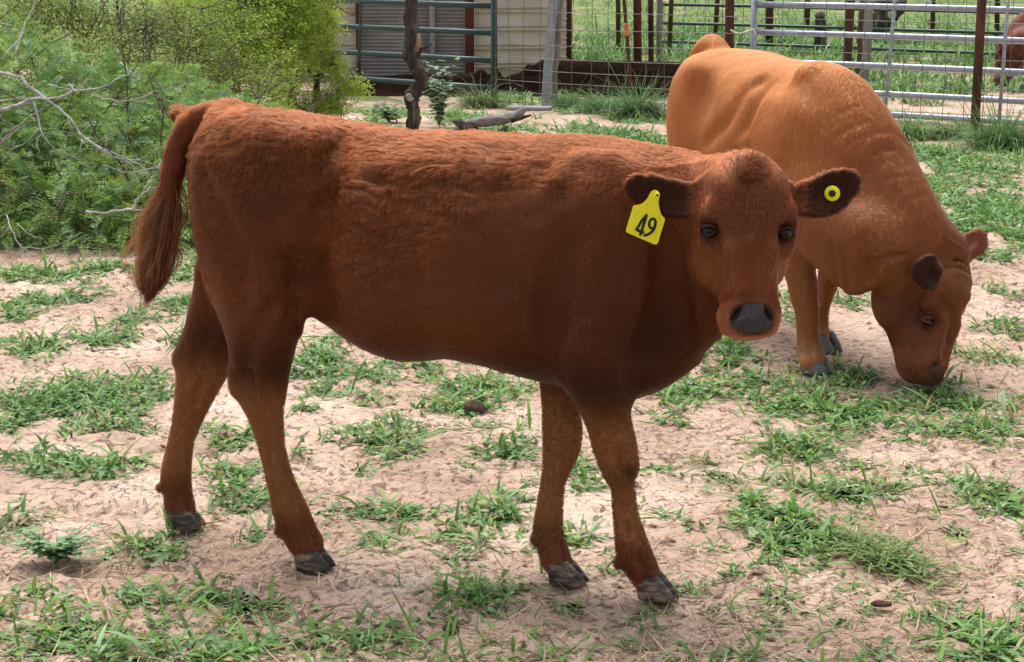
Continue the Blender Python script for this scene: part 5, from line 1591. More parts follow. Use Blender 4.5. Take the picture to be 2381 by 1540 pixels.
# crooked mesquite trunk and the fallen limb
def crooked_trunk():
    B = on_ground(960, 318); Y = B[1]
    s = empty('mesquite_tree', B); tag(s, 'crooked dark mesquite trunk before the green gate', 'tree')
    pts = [(962, 330, 15.5), (960, 290, 15.5), (962, 262, 16), (958, 235, 16.5), (962, 218, 17), (975, 198, 15), (978, 178, 15), (968, 158, 16), (958, 138, 17), (955, 110, 17.5), (957, 80, 15), (956, 50, 15), (956, 10, 15.5), (955, -30, 15.5), (950, -120, 14), (962, -220, 11)]
    P = spline(np.array([at_depth(x, y, Y) for x, y, _ in pts]), 6) - B
    R = np.interp(np.linspace(0, 1, len(P)), np.linspace(0, 1, len(pts)), [p[2] for p in pts]) * Y / F_D
    V0 = MB(); V0.tube(P, R, 20, wob=.3)
    V = np.concatenate(V0.v)
    d = fbm(V * np.array([28, 28, 9]), 4, 61)
    c = np.zeros_like(V); c[:, 2] = 0
    o = V0.build('trunk', M_BARK, s)
    loc = lambda x, y, dy=0: at_depth(x, y, Y + dy) - B
    m = MB(); m.tube(np.array([loc(966, 128), loc(976, 118, -.03), loc(1003, 103, -.06)]), [.035, .022, .008], 8, wob=.3); m.build('broken_limb', M_BARK, s)
    m = MB(); m.tube(np.array([loc(968, 118, -.05), loc(974, 98, -.08), loc(973, 78, -.06)]), [.018, .022, .012], 8, wob=.3)
    m.build('torn_bark', noise_mat('torn_bark', [(.3, (.20, .12, .07)), (.7, (.42, .29, .18))], scale=20, rough=.9, stretch=(3, 3, .4)), s)
    V, Q = blob((0, 0, 0), (.032, .02, .036), nu=14, nv=9); V = V * (1 + .2 * vnoise(V * 60, 5))[:, None]
    mesh_np('scar', V + loc(953, 226, -.05), np.array(Q), noise_mat('pale_scar', [(.3, (.26, .22, .21)), (.7, (.50, .45, .43))], scale=30, rough=.9), s)
    # a thin crown far above the frame
    rng = np.random.default_rng(2)
    m = MB(); V, Q, C = [], [], []
    top = P[-1]
    for i in range(26):
        th = rng.random() * 6.283; L0 = rng.uniform(.5, 1.3)
        e = top + np.array([math.cos(th) * L0, math.sin(th) * L0 + .3, rng.uniform(.1, .9)])
        m.tube(spline(np.array([top, (top + e) / 2 + rng.normal(0, .08, 3), e]), 4), np.linspace(.02, .004, 9), 5)
        for j in range(60):
            p = e + rng.normal(0, .16, 3); a = rng.normal(0, 1, 3); a /= np.linalg.norm(a); b = unit(np.cross(a, [0.3, .2, 1]))
            k = len(V); V += [p, p + a * .03 + b * .008, p + a * .06, p + a * .03 - b * .008]; Q.append([k, k + 1, k + 2, k + 3]); C += [np.array([.09, .16, .04]) * rng.uniform(.6, 1.4)] * 4
    m.build('limbs', M_BARK, s)
    mesh_np('crown', V, np.array(Q), M_LEAF, s, True, np.array(C))
crooked_trunk()
def fallen_limb():
    B = on_ground(1130, 306); Y = B[1]
    s = empty('fallen_limb', B); tag(s, 'grey weathered dead limb lying on the ground behind the back of the calf', 'log')
    L = lambda x, y, dy=0: at_depth(x, y, Y + dy) - B
    m = MB(); P = spline(np.array([L(1035, 318), L(1060, 306), L(1085, 292), L(1110, 284), L(1150, 279), L(1185, 274), L(1208, 265), L(1222, 250)]), 5)
    m.tube(P, np.interp(np.linspace(0, 1, len(P)), [0, .2, .5, .85, 1], [10, 13, 12.5, 11, 5]) * Y / F_D, 14, wob=.4)
    m.build('trunk', M_LIMB, s)
    m = MB(); m.tube(np.array([L(1105, 312, -.05), L(1085, 300, -.08), L(1062, 284, -.1), L(1052, 283, -.1)]), np.array([13, 12, 8, 4]) * Y / F_D, 10, wob=.4); m.build('broken_branch', M_BARK, s)
    m = MB(); m.tube(np.array([L(1190, 276, -.02), L(1215, 273, -.05), L(1236, 268, -.05)]), np.array([8, 5, 2]) * Y / F_D, 9, wob=.4); m.build('broken_branch', M_BARK, s)
    m = MB(); m.tube(np.array([L(1180, 315, -.1), L(1172, 300, -.1), L(1178, 293, -.1)]), np.array([9, 8, 5]) * Y / F_D, 9, wob=.4)
    o = m.build('knot', M_BARK, s)
M_LIMB = noise_mat('grey_dead_wood', [(.3, (.075, .062, .056)), (.5, (.26, .23, .215)), (.75, (.44, .41, .38))], scale=6, rough=.9, bump=.8, bscale=30, stretch=(.5, 3, 3), distort=.5)
fallen_limb()
# grey sill at the foot of the galvanised post
m = MB(); c = on_ground(1230, 254); m.box((0, 0, .008), (.40, .16, .035), rz=-.22, bev=.004)
o = m.build('concrete_sill', noise_mat('grey_concrete', [(.3, (.22, .22, .23)), (.7, (.36, .37, .40))], scale=16, rough=.9, bump=.3)); o.location = c
tag(o, 'low grey concrete sill at the foot of the pale steel post', 'sill')
# ------------------------------------------------------------------ cut brush heap, thorny shrubs, bright young huisache
M_FROND = tint_mat('mesquite_leaf', rough=.5, spec=.22, trans=.34)
M_FINE = tint_mat('fine_leaf', rough=.5, spec=.2, trans=.42)
M_TWIGG = noise_mat('grey_twig', [(.3, (.17, .155, .15)), (.5, (.36, .345, .34)), (.75, (.56, .55, .55))], scale=9, rough=.85, bump=.5, bscale=40)
M_TWIGB = noise_mat('brown_twig', [(.3, (.055, .040, .032)), (.7, (.16, .12, .095))], scale=9, rough=.9)
def lumps(rng, lobes, n, shell=.25):
    """points in the outer shell of a set of ellipsoid lobes -> points, outward directions"""
    L = np.array(lobes)
    vol = (L[:, 3] * L[:, 4] * L[:, 5]) ** (2 / 3)
    k = rng.choice(len(L), n, p=vol / vol.sum())
    d = unit(rng.normal(size=(n, 3)))
    r = (1 - shell * rng.random(n) ** .8)[:, None] * (1 + .16 * fbm(d * 2.3 + k[:, None] * 3.1, 2, 51))[:, None]
    P = L[k, :3] + d * L[k, 3:6] * r
    return P, unit(d / L[k, 3:6])
def fronds(name, P, D, rng, length, pairs, leaf_l, leaf_w, col, mat, parent, droop=.5):
    """feathery compound leaves: a bending midrib with paired narrow leaflets"""
    n = len(P)
    az = unit(D + rng.normal(0, .75, (n, 3)) + np.array([0, 0, .1]))
    s = unit(np.cross(az, rng.normal(size=(n, 3)) + np.array([0, 0, 1.5])))
    L0 = length * rng.uniform(.6, 1.25, n)
    t = np.linspace(.08, 1, pairs)
    V = []
    base = P[:, None] + az[:, None] * (L0[:, None] * t)[:, :, None] + np.array([0, 0, -1.0]) * (droop * L0[:, None] * t ** 2)[:, :, None]
    axd = unit(az[:, None] - np.array([0, 0, 1.0]) * (2 * droop * t)[None, :, None])
    nr = unit(np.cross(axd, s[:, None]))
    ll = leaf_l * rng.uniform(.75, 1.2, n)[:, None, None] * (np.sin(np.pi * (t * .8 + .14)) ** .5)[None, :, None]
    for sg in (-1, 1):
        dr = unit(s[:, None] * sg + axd * .35 - nr * .15 + rng.normal(0, .10, (n, pairs, 3)))
        sd = axd
        a = base; b = base + dr * ll * .5 + sd * leaf_w; c = base + dr * ll; d = base + dr * ll * .5 - sd * leaf_w
        V.append(np.stack([a, b, c, d], 2))
    V = np.stack(V, 2)                                     # n,pairs,2,4,3
    m = n * pairs * 2
    Q = np.arange(m * 4).reshape(m, 4)
    cl = np.repeat(col, pairs * 8, 0) * rng.uniform(.85, 1.15, (n * pairs * 8, 1))
    # midribs
    w = s * .0016
    R0, R1 = P, base[:, -1]; Rm = base[:, pairs // 2]
    RV = np.stack([R0 - w, R0 + w, Rm - w, Rm + w, R1 - w * .4, R1 + w * .4], 1).reshape(-1, 3)
    o6 = np.arange(n)[:, None] * 6 + m * 4
    RQ = np.concatenate([o6 + np.array([0, 1, 3, 2]), o6 + np.array([2, 3, 5, 4])])
    rc = np.repeat(np.array([[.20, .25, .10]]), n * 6, 0)
    return mesh_np(name, np.concatenate([V.reshape(-1, 3), RV]), np.concatenate([Q, RQ]), mat, parent, False, np.concatenate([cl, rc]))
def branchlets(mb, start, direction, length, rad, rng, depth=2, crook=.22, n=7, fork=3):
    d = unit(np.asarray(direction, float)); p = np.asarray(start, float)
    pts = [p]
    for i in range(n):
        d = unit(d + rng.normal(0, crook, 3)); p = p + d * length / n; pts.append(p)
    mb.tube(np.array(pts), np.linspace(rad, rad * .35, n + 1), 6 if rad > .006 else 4)
    if depth:
        for _ in range(fork):
            k = rng.integers(1, n)
            branchlets(mb, pts[k], d + rng.normal(0, .75, 3), length * rng.uniform(.35, .6), rad * (1 - .6 * k / n) * .6, rng, depth - 1, crook * 1.2, max(4, n - 2), fork)
def brush_heap():
    rng = np.random.default_rng(31)
    o = np.array([-2.6, 10.0, 0])
    s = empty('brush_heap', o); tag(s, 'heap of cut feathery mesquite branches with bare grey limbs left of the calf tail', 'brush heap')
    lobes = []
    def lobe(xd, yd, Y, rx, ry, rz):
        c = at_depth(xd, yd, Y) - o; lobes.append([*c, rx, ry, rz])
    for a in ((40, 200, 10.9, .42, .5, .36), (210, 260, 10.7, .42, .5, .33), (360, 270, 10.7, .40, .5, .28), (480, 310, 10.6, .36, .45, .26), (120, 350, 10.2, .45, .5, .36), (300, 380, 10.1, .45, .5, .32), (440, 420, 10.0, .36, .4, .30),
              (30, 440, 9.9, .40, .5, .34), (180, 470, 9.8, .42, .5, .30), (330, 500, 9.7, .38, .45, .28), (470, 500, 9.8, .30, .4, .24), (20, 540, 9.55, .34, .4, .18), (200, 555, 9.5, .36, .4, .17), (340, 560, 9.5, .3, .4, .15), (470, 560, 9.6, .25, .4, .14), (-140, 300, 10.3, .5, .6, .5), (-130, 480, 9.8, .45, .5, .35), (600, 330, 10.9, .3, .45, .2)): lobe(*a)
    P, D = lumps(rng, lobes, 9500, .45)
    k = P[:, 2] > .02
    P, D = P[k], D[k]
    reg = .5 + .5 * fbm((P + 3) * 1.6, 3, 52)
    t = np.clip(reg * 1.1 - .05 + rng.normal(0, .15, len(P)), 0, 1)[:, None]
    col = np.array([.115, .25, .055]) * (1 - t) + np.array([.36, .54, .14]) * t
    bl = rng.random(len(P)) < .14
    col[bl] = np.array([.25, .39, .24]) * rng.uniform(.8, 1.2, bl.sum())[:, None]
    yl = rng.random(len(P)) < .05
    col[yl] = np.array([.30, .33, .07]) * rng.uniform(.7, 1.2, yl.sum())[:, None]
    fronds('foliage', P, D, rng, .17, 11, .036, .0042, col, M_FROND, s)
    # dark mass of twigs inside
    m = MB()
    for i in range(110):
        p, d = lumps(rng, lobes, 1, .9)
        branchlets(m, p[0], rng.normal(0, 1, 3) * [1, .5, .6], rng.uniform(.4, .9), .006, rng, 1, n=5)
    m.build('twigs', M_TWIGB, s)
    # bare grey limbs as the picture shows them: (x, y, Y) runs
    L = lambda pts: np.array([at_depth(x, y, Y) - o for x, y, Y in pts])
    limbs = [([(-30, 168, 9.75), (40, 178, 9.65), (75, 208, 9.6), (150, 265, 9.55), (195, 320, 9.5), (240, 350, 9.45), (300, 380, 9.45), (335, 415, 9.5)], 12, 4),
             ([(-40, 262, 9.7), (0, 258, 9.65), (48, 243, 9.55), (75, 230, 9.55), (125, 230, 9.6), (175, 212, 9.65), (230, 205, 9.7), (275, 185, 9.8), (320, 165, 9.9)], 16, 3),
             ([(185, 310, 9.5), (235, 345, 9.45), (300, 372, 9.4), (335, 390, 9.4), (338, 400, 9.4)], 7, 3),
             ([(200, 492, 9.2), (250, 495, 9.18), (305, 486, 9.15), (320, 462, 9.15), (350, 440, 9.2), (400, 420, 9.25), (450, 390, 9.4), (480, 378, 9.5)], 9, 5),
             ([(310, 488, 9.15), (350, 496, 9.2), (400, 520, 9.3), (450, 540, 9.4)], 6, 2),
             ([(240, 385, 9.4), (300, 400, 9.35), (380, 388, 9.4), (450, 385, 9.5)], 5, 3),
             ([(80, 240, 9.5), (95, 300, 9.45), (130, 350, 9.4), (185, 370, 9.4), (225, 382, 9.4)], 5, 2),
             ([(190, 325, 9.45), (188, 350, 9.4), (192, 400, 9.4), (190, 430, 9.45)], 3.5, 1.5),
             ([(0, 330, 9.5), (45, 290, 9.45), (75, 265, 9.5)], 5, 2.5), ([(-10, 345, 9.5), (30, 310, 9.5), (60, 285, 9.5)], 5, 2),
             ([(0, 235, 9.7), (60, 228, 9.65), (75, 232, 9.6)], 5, 4), ([(15, 500, 9.2), (30, 545, 9.1), (70, 590, 9.05), (100, 600, 9.05)], 5, 2), ([(40, 520, 9.15), (70, 545, 9.1), (100, 555, 9.1)], 3.5, 1.5), ([(60, 578, 9.1), (120, 575, 9.1), (190, 540, 9.2)], 4, 1.5),
             ([(35, 130, 10.2), (50, 80, 10.3), (75, 20, 10.5), (90, -20, 10.6)], 5, 2), ([(0, 140, 10), (40, 95, 10.2), (50, 75, 10.3)], 4, 2.5), ([(115, 198, 9.7), (150, 205, 9.65), (180, 212, 9.6)], 5, 2), ([(160, 195, 9.7), (185, 215, 9.6)], 4, 2), ([(235, 230, 9.6), (300, 235, 9.7), (360, 215, 9.8), (420, 205, 9.9)], 4, 2),
             ([(280, 145, 10.2), (300, 165, 10.1), (315, 175, 10.0)], 4, 2), ([(90, 300, 9.5), (60, 330, 9.5), (5, 360, 9.5)], 5, 2.5), ([(150, 330, 9.5), (165, 300, 9.45), (150, 265, 9.5)], 3, 2)]
    rng2 = np.random.default_rng(6)
    for pts, r0, r1 in limbs:
        m = MB(); P = spline(L(pts), 5)
        P[1:-1] += rng2.normal(0, .003, (len(P) - 2, 3))
        k = pts[0][2] / F_D
        m.tube(P, np.linspace(r0, r1, len(P)) * k * .36, 8, wob=.3)
        for _ in range(3 if len(pts) > 3 else 1):
            j = rng2.integers(2, len(P) - 1)
            branchlets(m, P[j], unit(P[j] - P[j - 1]) + rng2.normal(0, .6, 3) * [1, .4, 1], rng2.uniform(.12, .32), r1 * k * .35, rng2, 1, n=5, fork=2)
        m.build('bare_limb', M_TWIGG, s)
brush_heap()
def shrub(name, base, lobes_px, label, cat, n_leaf, leaf, cols, seed, stems, twig_mat, shell=.6, n_twig=70, twig_len=.5, group=None, clump=14, spread=.055):
    rng = np.random.default_rng(seed)
    o = np.asarray(base, float)
    s = empty(name, o); tag(s, label, cat, group)
    lobes = [[*(at_depth(x, y, Y) - o), rx, ry, rz] for x, y, Y, rx, ry, rz in lobes_px]
    nc = n_leaf // clump
    P, D = lumps(rng, lobes, nc, shell)
    k = (P[:, 2] > .03) & (fbm((P + o) * 2.6, 2, seed + 90) + .25 * rng.random(nc) > -.16)
    P, D = P[k], D[k]; nc = len(P)
    # sprays: small leaves set along short twigs
    ax = unit(D * .6 + rng.normal(0, .7, (nc, 3)) + np.array([0, 0, .25]))
    t = rng.uniform(0, 1, (nc, clump))
    C = P[:, None] + ax[:, None] * (t * spread * 2.4)[:, :, None] + rng.normal(0, spread * .28, (nc, clump, 3))
    nr = unit(D[:, None] * .45 + np.array([0, 0, .75]) + rng.normal(0, .42, (nc, clump, 3))); a = unit(np.cross(nr, rng.normal(0, 1, (nc, clump, 3)))); b = np.cross(nr, a)
    sz = leaf * rng.uniform(.6, 1.3, (nc, clump, 1))
    V = np.stack([C, C + a * sz * .5 + b * sz * .22, C + a * sz, C + a * sz * .5 - b * sz * .22], 2)
    c0, c1, c2 = [np.array(c) for c in cols]
    reg = np.clip(.5 + .65 * fbm((P + 11) * 2.1, 3, seed + 60) + .35 * (P[:, 2] / max(P[:, 2].max(), .1) - .5) + rng.normal(0, .14, nc), 0, 1)[:, None]
    col = np.where(reg < .5, c0 + (c1 - c0) * reg * 2, c1 + (c2 - c1) * (reg * 2 - 1))
    col = np.repeat(col, clump * 4, 0) * np.repeat(rng.uniform(.75, 1.25, (nc * clump, 1)), 4, 0)
    mesh_np('foliage', V.reshape(-1, 3), np.arange(nc * clump * 4).reshape(-1, 4), M_FINE, s, False, col)
    for pts, r0, r1 in stems:
        m = MB(); Q = spline(np.array([at_depth(*p) - o for p in pts]), 5)
        m.tube(Q, np.linspace(r0, r1, len(Q)) * pts[0][2] / F_D, 9, wob=.3)
        m.build('stem', M_BARK, s)
    m = MB()
    for i in range(n_twig):
        p, d = lumps(rng, lobes, 1, .95)
        p = p[0]; p[2] = max(p[2], .1)
        branchlets(m, p, rng.normal(0, 1, 3) + np.array([0, 0, .6]), twig_len * rng.uniform(.5, 1.1), .0055, rng, 2, n=5, fork=2)
    m.build('twigs', twig_mat, s)
    return s
shrub('thorny_shrub', on_ground(330, 320), [(330, 90, 13.2, .55, .6, .50), (180, 60, 13.0, .45, .5, .45), (470, 120, 13.2, .42, .5, .42), (400, 190, 12.6, .45, .4, .28), (60, 40, 13.0, .5, .5, .5), (250, 170, 12.4, .5, .4, .3), (-60, 120, 12.4, .5, .5, .5), (560, 210, 12.8, .35, .4, .24)],
      'dull olive thorny thicket with brown twigs behind the brush heap', 'shrub', 60000, .025, [(.16, .15, .065), (.21, .30, .075), (.38, .50, .10)], 41,
      [([(330, 300, 13.2), (320, 200, 13.2), (280, 80, 13.2), (270, -40, 13.2)], 8, 3), ([(360, 300, 13.2), (430, 160, 13.2), (470, 20, 13.2)], 8, 3)], M_TWIGB, shell=.85, n_twig=120, group='shrubs behind the brush heap')
shrub('thorny_shrub', on_ground(640, 285), [(580, 60, 14.4, .48, .55, .40), (480, 10, 14.2, .5, .5, .36), (665, 90, 14.4, .28, .4, .26), (610, 180, 14.0, .34, .4, .26), (520, 110, 14.0, .42, .4, .30), (660, -60, 14.6, .5, .5, .4), (560, 225, 13.6, .35, .3, .16)],
      'bright yellow green bush behind the back of the calf', 'shrub', 100000, .027, [(.18, .28, .06), (.38, .52, .09), (.56, .68, .14)], 43,
      [([(640, 290, 14.4), (630, 180, 14.4), (590, 60, 14.4)], 6, 2.5), ([(650, 290, 14.4), (690, 170, 14.4), (700, 60, 14.4)], 6, 2.5)], M_TWIGB, shell=.5, n_twig=70, group='shrubs behind the brush heap')
shrub('huisache_sapling', on_ground(740, 287), [(745, 95, 14.9, .17, .2, .14), (700, 60, 14.9, .17, .2, .13), (775, 155, 14.8, .11, .15, .09), (720, 150, 14.9, .14, .18, .10), (790, 205, 14.8, .10, .14, .07), (780, 250, 14.7, .13, .15, .07), (830, 205, 14.8, .07, .1, .06), (740, 245, 14.7, .12, .14, .09), (690, 250, 14.7, .12, .14, .10), (760, 40, 15.0, .12, .15, .08)],
      'lime green huisache sapling with a dark stem left of the green gate', 'sapling', 24000, .024, [(.26, .40, .07), (.42, .56, .10), (.56, .68, .15)], 47,
      [([(742, 288, 14.9), (738, 250, 14.9), (736, 215, 14.9), (738, 185, 14.9), (748, 170, 14.9)], 10, 8), ([(738, 190, 14.9), (715, 160, 14.9), (700, 120, 14.9), (700, 80, 14.9)], 4, 2), ([(735, 285, 14.9), (715, 265, 14.9), (690, 240, 14.9)], 4, 2), ([(745, 285, 14.9), (765, 262, 14.9), (790, 245, 14.9)], 4, 2), ([(700, 120, 14.9), (720, 95, 14.9), (740, 70, 14.9)], 2.5, 1.2)], M_TWIGB, shell=.9, n_twig=26, twig_len=.28, spread=.045)
# tussocks along the fence foot
def tussock(px, h, w, n, col, label, seed, cat='grass tussock', group='grass tussocks along the fence'):
    rng = np.random.default_rng(seed); B = on_ground(*px); n = int(n * 2)
    r = np.abs(rng.normal(0, .45, n)) * w; t = rng.random(n) * 6.283
    root = np.stack([r * np.cos(t), r * np.sin(t) * .7, np.zeros(n)], 1)
    ln = rng.gamma(4, h / 5, n)
    c = np.asarray(col) * rng.uniform(.6, 1.4, n)[:, None]
    o = blades_mesh('grass_tussock', root, t + rng.normal(0, 1.3, n), rng.uniform(.45, 1.45, n), ln, rng.uniform(.0014, .0036, n), rng.uniform(.3, 2.6, n), c * 1.35, M_GRASS, twist=rng.normal(0, .6, n))
    o.location = B; tag(o, label, cat, group)
tussock((1485, 272), .33, .22, 900, (.10, .17, .065), 'large shaggy grass tussock at the foot of the orange taped post', 1)
tussock((2335, 345), .34, .26, 900, (.085, .16, .05), 'large dark grass tussock right of the thick rusty fence post', 2)
tussock((1400, 262), .20, .20, 500, (.075, .15, .06), 'small grass tussock between the pale post and the taped post', 3)
tussock((1320, 250), .18, .20, 400, (.09, .17, .06), 'small grass tussock at the foot of the pale steel post', 4)
tussock((2110, 320), .24, .18, 420, (.11, .20, .06), 'bright grass tussock under the galvanised gate', 5)
tussock((2200, 318), .20, .16, 300, (.13, .20, .07), 'thin grass tussock left of the thick rusty fence post', 6)
tussock((1120, 248), .24, .22, 420, (.16, .21, .09), 'pale grass tussock under the end of the green gate', 7)
# far pasture growth
def pasture():
    rng = np.random.default_rng(19)
    n = 20000
    y = 17.5 + 40 * rng.random(n) ** 1.6; x = y * rng.uniform(.02, .33, n)
    k = fbm(np.stack([x * 1.1, y * .6, np.zeros(n)], 1), 3, 93) * 1.5 + .35 * smooth01(y, 23, 32) - .12 > rng.normal(0, .10, n)
    x, y = x[k], y[k]; n = len(x)
    root = np.stack([x, y, ground_z(x, y)], 1)
    t = rng.random(n)[:, None]
    col = (np.array([.06, .15, .04]) * (1 - t) + np.array([.24, .38, .11]) * t) * rng.uniform(.7, 1.3, n)[:, None]
    o = blades_mesh('pasture_grass', root, rng.random(n) * 6.283, rng.uniform(.5, 1.45, n), rng.gamma(5, .026, n), rng.uniform(.006, .014, n), rng.uniform(.2, 1.4, n), col, M_GRASS, k=4)
    tag(o, kind='stuff')
    # taller weeds in clumps, some at the feet of the far posts
    ctr = [on_ground(px, py)[:2] for px, py in ((1438, 118), (1556, 126), (1662, 102), (1876, 78), (2168, 86), (2318, 90), (1906, 124), (2050, 96), (1532, 168), (1483, 180), (1322, 155), (1380, 110), (1400, 70), (1350, 140), (1600, 140), (2250, 150), (2120, 180), (1800, 120))]
    for i in range(150):
        yy = rng.uniform(18.5, 34); ctr.append(np.array([yy * rng.uniform(.03, .30), yy]))
    ctr = np.array(ctr); m = 90
    C2 = np.repeat(ctr, m, 0) + rng.normal(0, 1, (len(ctr) * m, 2)) * np.array([.22, .16]); n = len(C2)
    root = np.stack([C2[:, 0], C2[:, 1], ground_z(C2[:, 0], C2[:, 1])], 1)
    col = np.repeat(np.array([.07, .17, .04]) + rng.random((len(ctr), 1)) * np.array([.10, .14, .05]), m, 0) * rng.uniform(.6, 1.4, n)[:, None]
    o = blades_mesh('pasture_weeds', root, rng.random(n) * 6.283, rng.uniform(.4, 1.45, n), rng.gamma(5, .034, n), rng.uniform(.006, .016, n), rng.uniform(.2, 1.8, n), col, M_GRASS, k=4)
    tag(o, kind='stuff')
pasture()
def build_cow():
    C = COW; b = cow_body(); V, Q = b['V'], b['Q']
    N = normals(V, Q)
    P0, a, n, sd, g = b['poll'], b['a'], b['n'], b['sd'], b['g']
    rel = (V - P0) / g
    ha, hs, hn = rel @ a, rel @ sd, rel @ n
    is_head = smooth01(hn, -.20, -.14) * smooth01(ha, -.07, -.02) * (np.abs(hs) < .125) * (ha < .45)
    V = V + N * (.004 * fbm(V * np.array([14, 14, 9]), 3, 17) * (1 - is_head))[:, None]
    N = normals(V, Q)
    Vw = V @ C.R + C.o
    base = np.array([.62, .235, .078])
    col = base[None] * (1 + .16 * fbm(V * np.array([6, 6, 4]), 4, 14))[:, None]
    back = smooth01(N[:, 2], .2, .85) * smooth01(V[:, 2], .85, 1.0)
    col = col * (1 + back[:, None] * np.array([.22, .42, .62]))  # top light painted in: the cow's upward faces are paler
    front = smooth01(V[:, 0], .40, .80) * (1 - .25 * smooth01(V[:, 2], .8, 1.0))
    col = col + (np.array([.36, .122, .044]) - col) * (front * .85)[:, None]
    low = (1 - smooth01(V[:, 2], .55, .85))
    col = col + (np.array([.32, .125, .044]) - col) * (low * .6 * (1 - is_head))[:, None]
    col = col + (np.array([.25, .076, .030]) - col) * (is_head * .9)[:, None]
    fet = np.exp(-((V[:, 2] - .085) / .03) ** 2) * (1 - is_head)
    col = col + (np.array([.40, .22, .11]) - col) * (fet * .7)[:, None]
    chk = np.exp(-(((ha - .10) / .06) ** 2 + ((np.abs(hs) - .09) / .05) ** 2)) * is_head
    col = col + (np.array([.34, .15, .055]) - col) * (chk * .6)[:, None]
    pink = np.zeros(len(V))
    for key, (o, R, O) in b['ears'].items():
        q = (V - o) @ R.T
        m = smooth01(q[:, 0], .0, .02) * (q[:, 0] < .13) * (np.abs(q[:, 1]) < .07) * (np.abs(q[:, 2]) < .045)
        inn = m * smooth01(N @ R[2], .0, .4)
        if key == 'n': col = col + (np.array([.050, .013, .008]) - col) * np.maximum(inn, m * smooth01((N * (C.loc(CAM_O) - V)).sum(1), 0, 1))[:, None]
        else:
            cc = np.array([.33, .115, .085]); col = col + (cc - col) * (inn * .75)[:, None]
            st = inn * np.exp(-((q[:, 1] + .008) / .009) ** 2) * smooth01(q[:, 0], .02, .035) * (1 - smooth01(q[:, 0], .075, .09))
            col = col + (np.array([.62, .30, .27]) - col) * (st * .9)[:, None]
    for q in b['eyes']:
        col = col * (1 - .5 * (1 - smooth01(np.linalg.norm(V - q, axis=1) / g, .016, .042)))[:, None]
    tear = np.exp(-(((ha - .235) / .05) ** 2 + ((hs + .085) / .04) ** 2 + ((hn + .03) / .07) ** 2)) * is_head
    col = col * (1 - .45 * tear)[:, None]
    tan_ = np.exp(-(((ha - .12) / .05) ** 2 + ((hs + .06) / .045) ** 2)) * is_head * smooth01(hn, -.06, .0)
    col = col + (np.array([.30, .125, .045]) - col) * (tan_ * .6)[:, None]
    mz = is_head * smooth01(ha, .35, .39)
    col = col * (1 - .25 * mz)[:, None]
    root = empty('cow', C.o, -C.psi)
    tag(root, 'tan cow grazing with its dark head down behind the calf', 'cow', 'red cattle in the pens')
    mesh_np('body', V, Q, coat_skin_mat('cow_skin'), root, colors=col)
    pad = is_head * smooth01(.050 - np.abs(hs), 0, .008) * smooth01(ha, .350, .362) * (1 - smooth01(ha, .400, .408)) * smooth01(hn, -.02, .0)
    fm = (pad[Q] > .4).all(1); idx = np.unique(Q[fm]); re = np.full(len(V), -1); re[idx] = np.arange(len(idx))
    mesh_np('nose', V[idx] + N[idx] * .003, re[Q[fm]], noise_mat('brown_nose', [(.35, (.075, .030, .020)), (.7, (.13, .055, .036))], scale=60, rough=.75, spec=.12), root)
    finish_head(b, C, V, root, (-1,), g * 1.12, M_LID2, .62)
    for key in ('fn', 'ff', 'rn', 'rf'):
        p, r, h = b['legs'][key]
        mb = MB(); hoof_mesh(mb, np.array([h[0], h[1], .001]), .35 if key == 'fn' else .2, 1.12)
        mb.build('hoof', M_HOOF2, root)
    # short coat: a fine edge of hair
    rng = np.random.default_rng(9)
    toc = unit(C.loc(CAM_O)[None] - V)
    fc = (N * toc).sum(1)
    w = smooth01(fc, -.4, -.1) * smooth01(V[:, 2], .05, .12) * (1 - pad)
    S = scatter_tris(V, Q, w, 240000, rng)
    p, nn = S(V), unit(S(N)); hd = S(is_head)
    flow = np.tile(np.array([-.6, 0, -.8]), (len(p), 1)) * (1 - hd[:, None]) + a[None] * hd[:, None]
    ln = .009 * rng.uniform(.7, 1.3, len(p))
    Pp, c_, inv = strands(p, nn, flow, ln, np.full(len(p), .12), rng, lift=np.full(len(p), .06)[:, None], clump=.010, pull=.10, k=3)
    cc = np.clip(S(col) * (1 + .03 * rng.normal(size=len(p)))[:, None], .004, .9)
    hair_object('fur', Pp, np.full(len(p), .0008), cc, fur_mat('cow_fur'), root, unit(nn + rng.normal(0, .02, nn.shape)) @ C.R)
    return root, Vw
M_LID2, _n, _l, _b = mat_new('cow_eyelid')
_b.inputs['Base Color'].default_value = (.10, .033, .015, 1); _b.inputs['Roughness'].default_value = .75
M_HOOF2 = noise_mat('grey_hoof', [(.3, (.06, .06, .068)), (.7, (.19, .185, .19))], scale=22, rough=.5, stretch=(1, 1, 4))
# ------------------------------------------------------------------ build the cattle, then the ear tags
calf_root, calf_b, calf_V, calf_Vw = build_calf()
cow_root, cow_Vw = build_cow()

def flat(poly, Y, thick, name, mat, parent, bow=0.0):
    """a thin plate cut to a picture outline, standing at depth Y, with real thickness"""
    import bmesh
    bm = bmesh.new()
    P = [at_depth(x, y, Y) for x, y in poly]
    nrm = unit(CAM_O - np.mean(P, 0)); nrm[2] = 0; nrm = unit(nrm)
    f = [bm.verts.new(p) for p in P]
    face = bm.faces.new(f)
    face.normal_update()
    r = bmesh.ops.extrude_face_region(bm, geom=[face])
    for v in r['geom']:
        if isinstance(v, bmesh.types.BMVert): v.co -= Vector(nrm * thick)
    bmesh.ops.recalc_face_normals(bm, faces=bm.faces[:])
    me = bpy.data.meshes.new(name); bm.to_mesh(me); bm.free()
    me.materials.append(mat)
    o = bpy.data.objects.new(name, me); COL.objects.link(o)
    if parent is not None: o.parent = parent
    return o
def crop6(pts): return [((1500 + x / 9.06) / 1.05, (450 + y / 9.06) / 1.05) for x, y in pts]
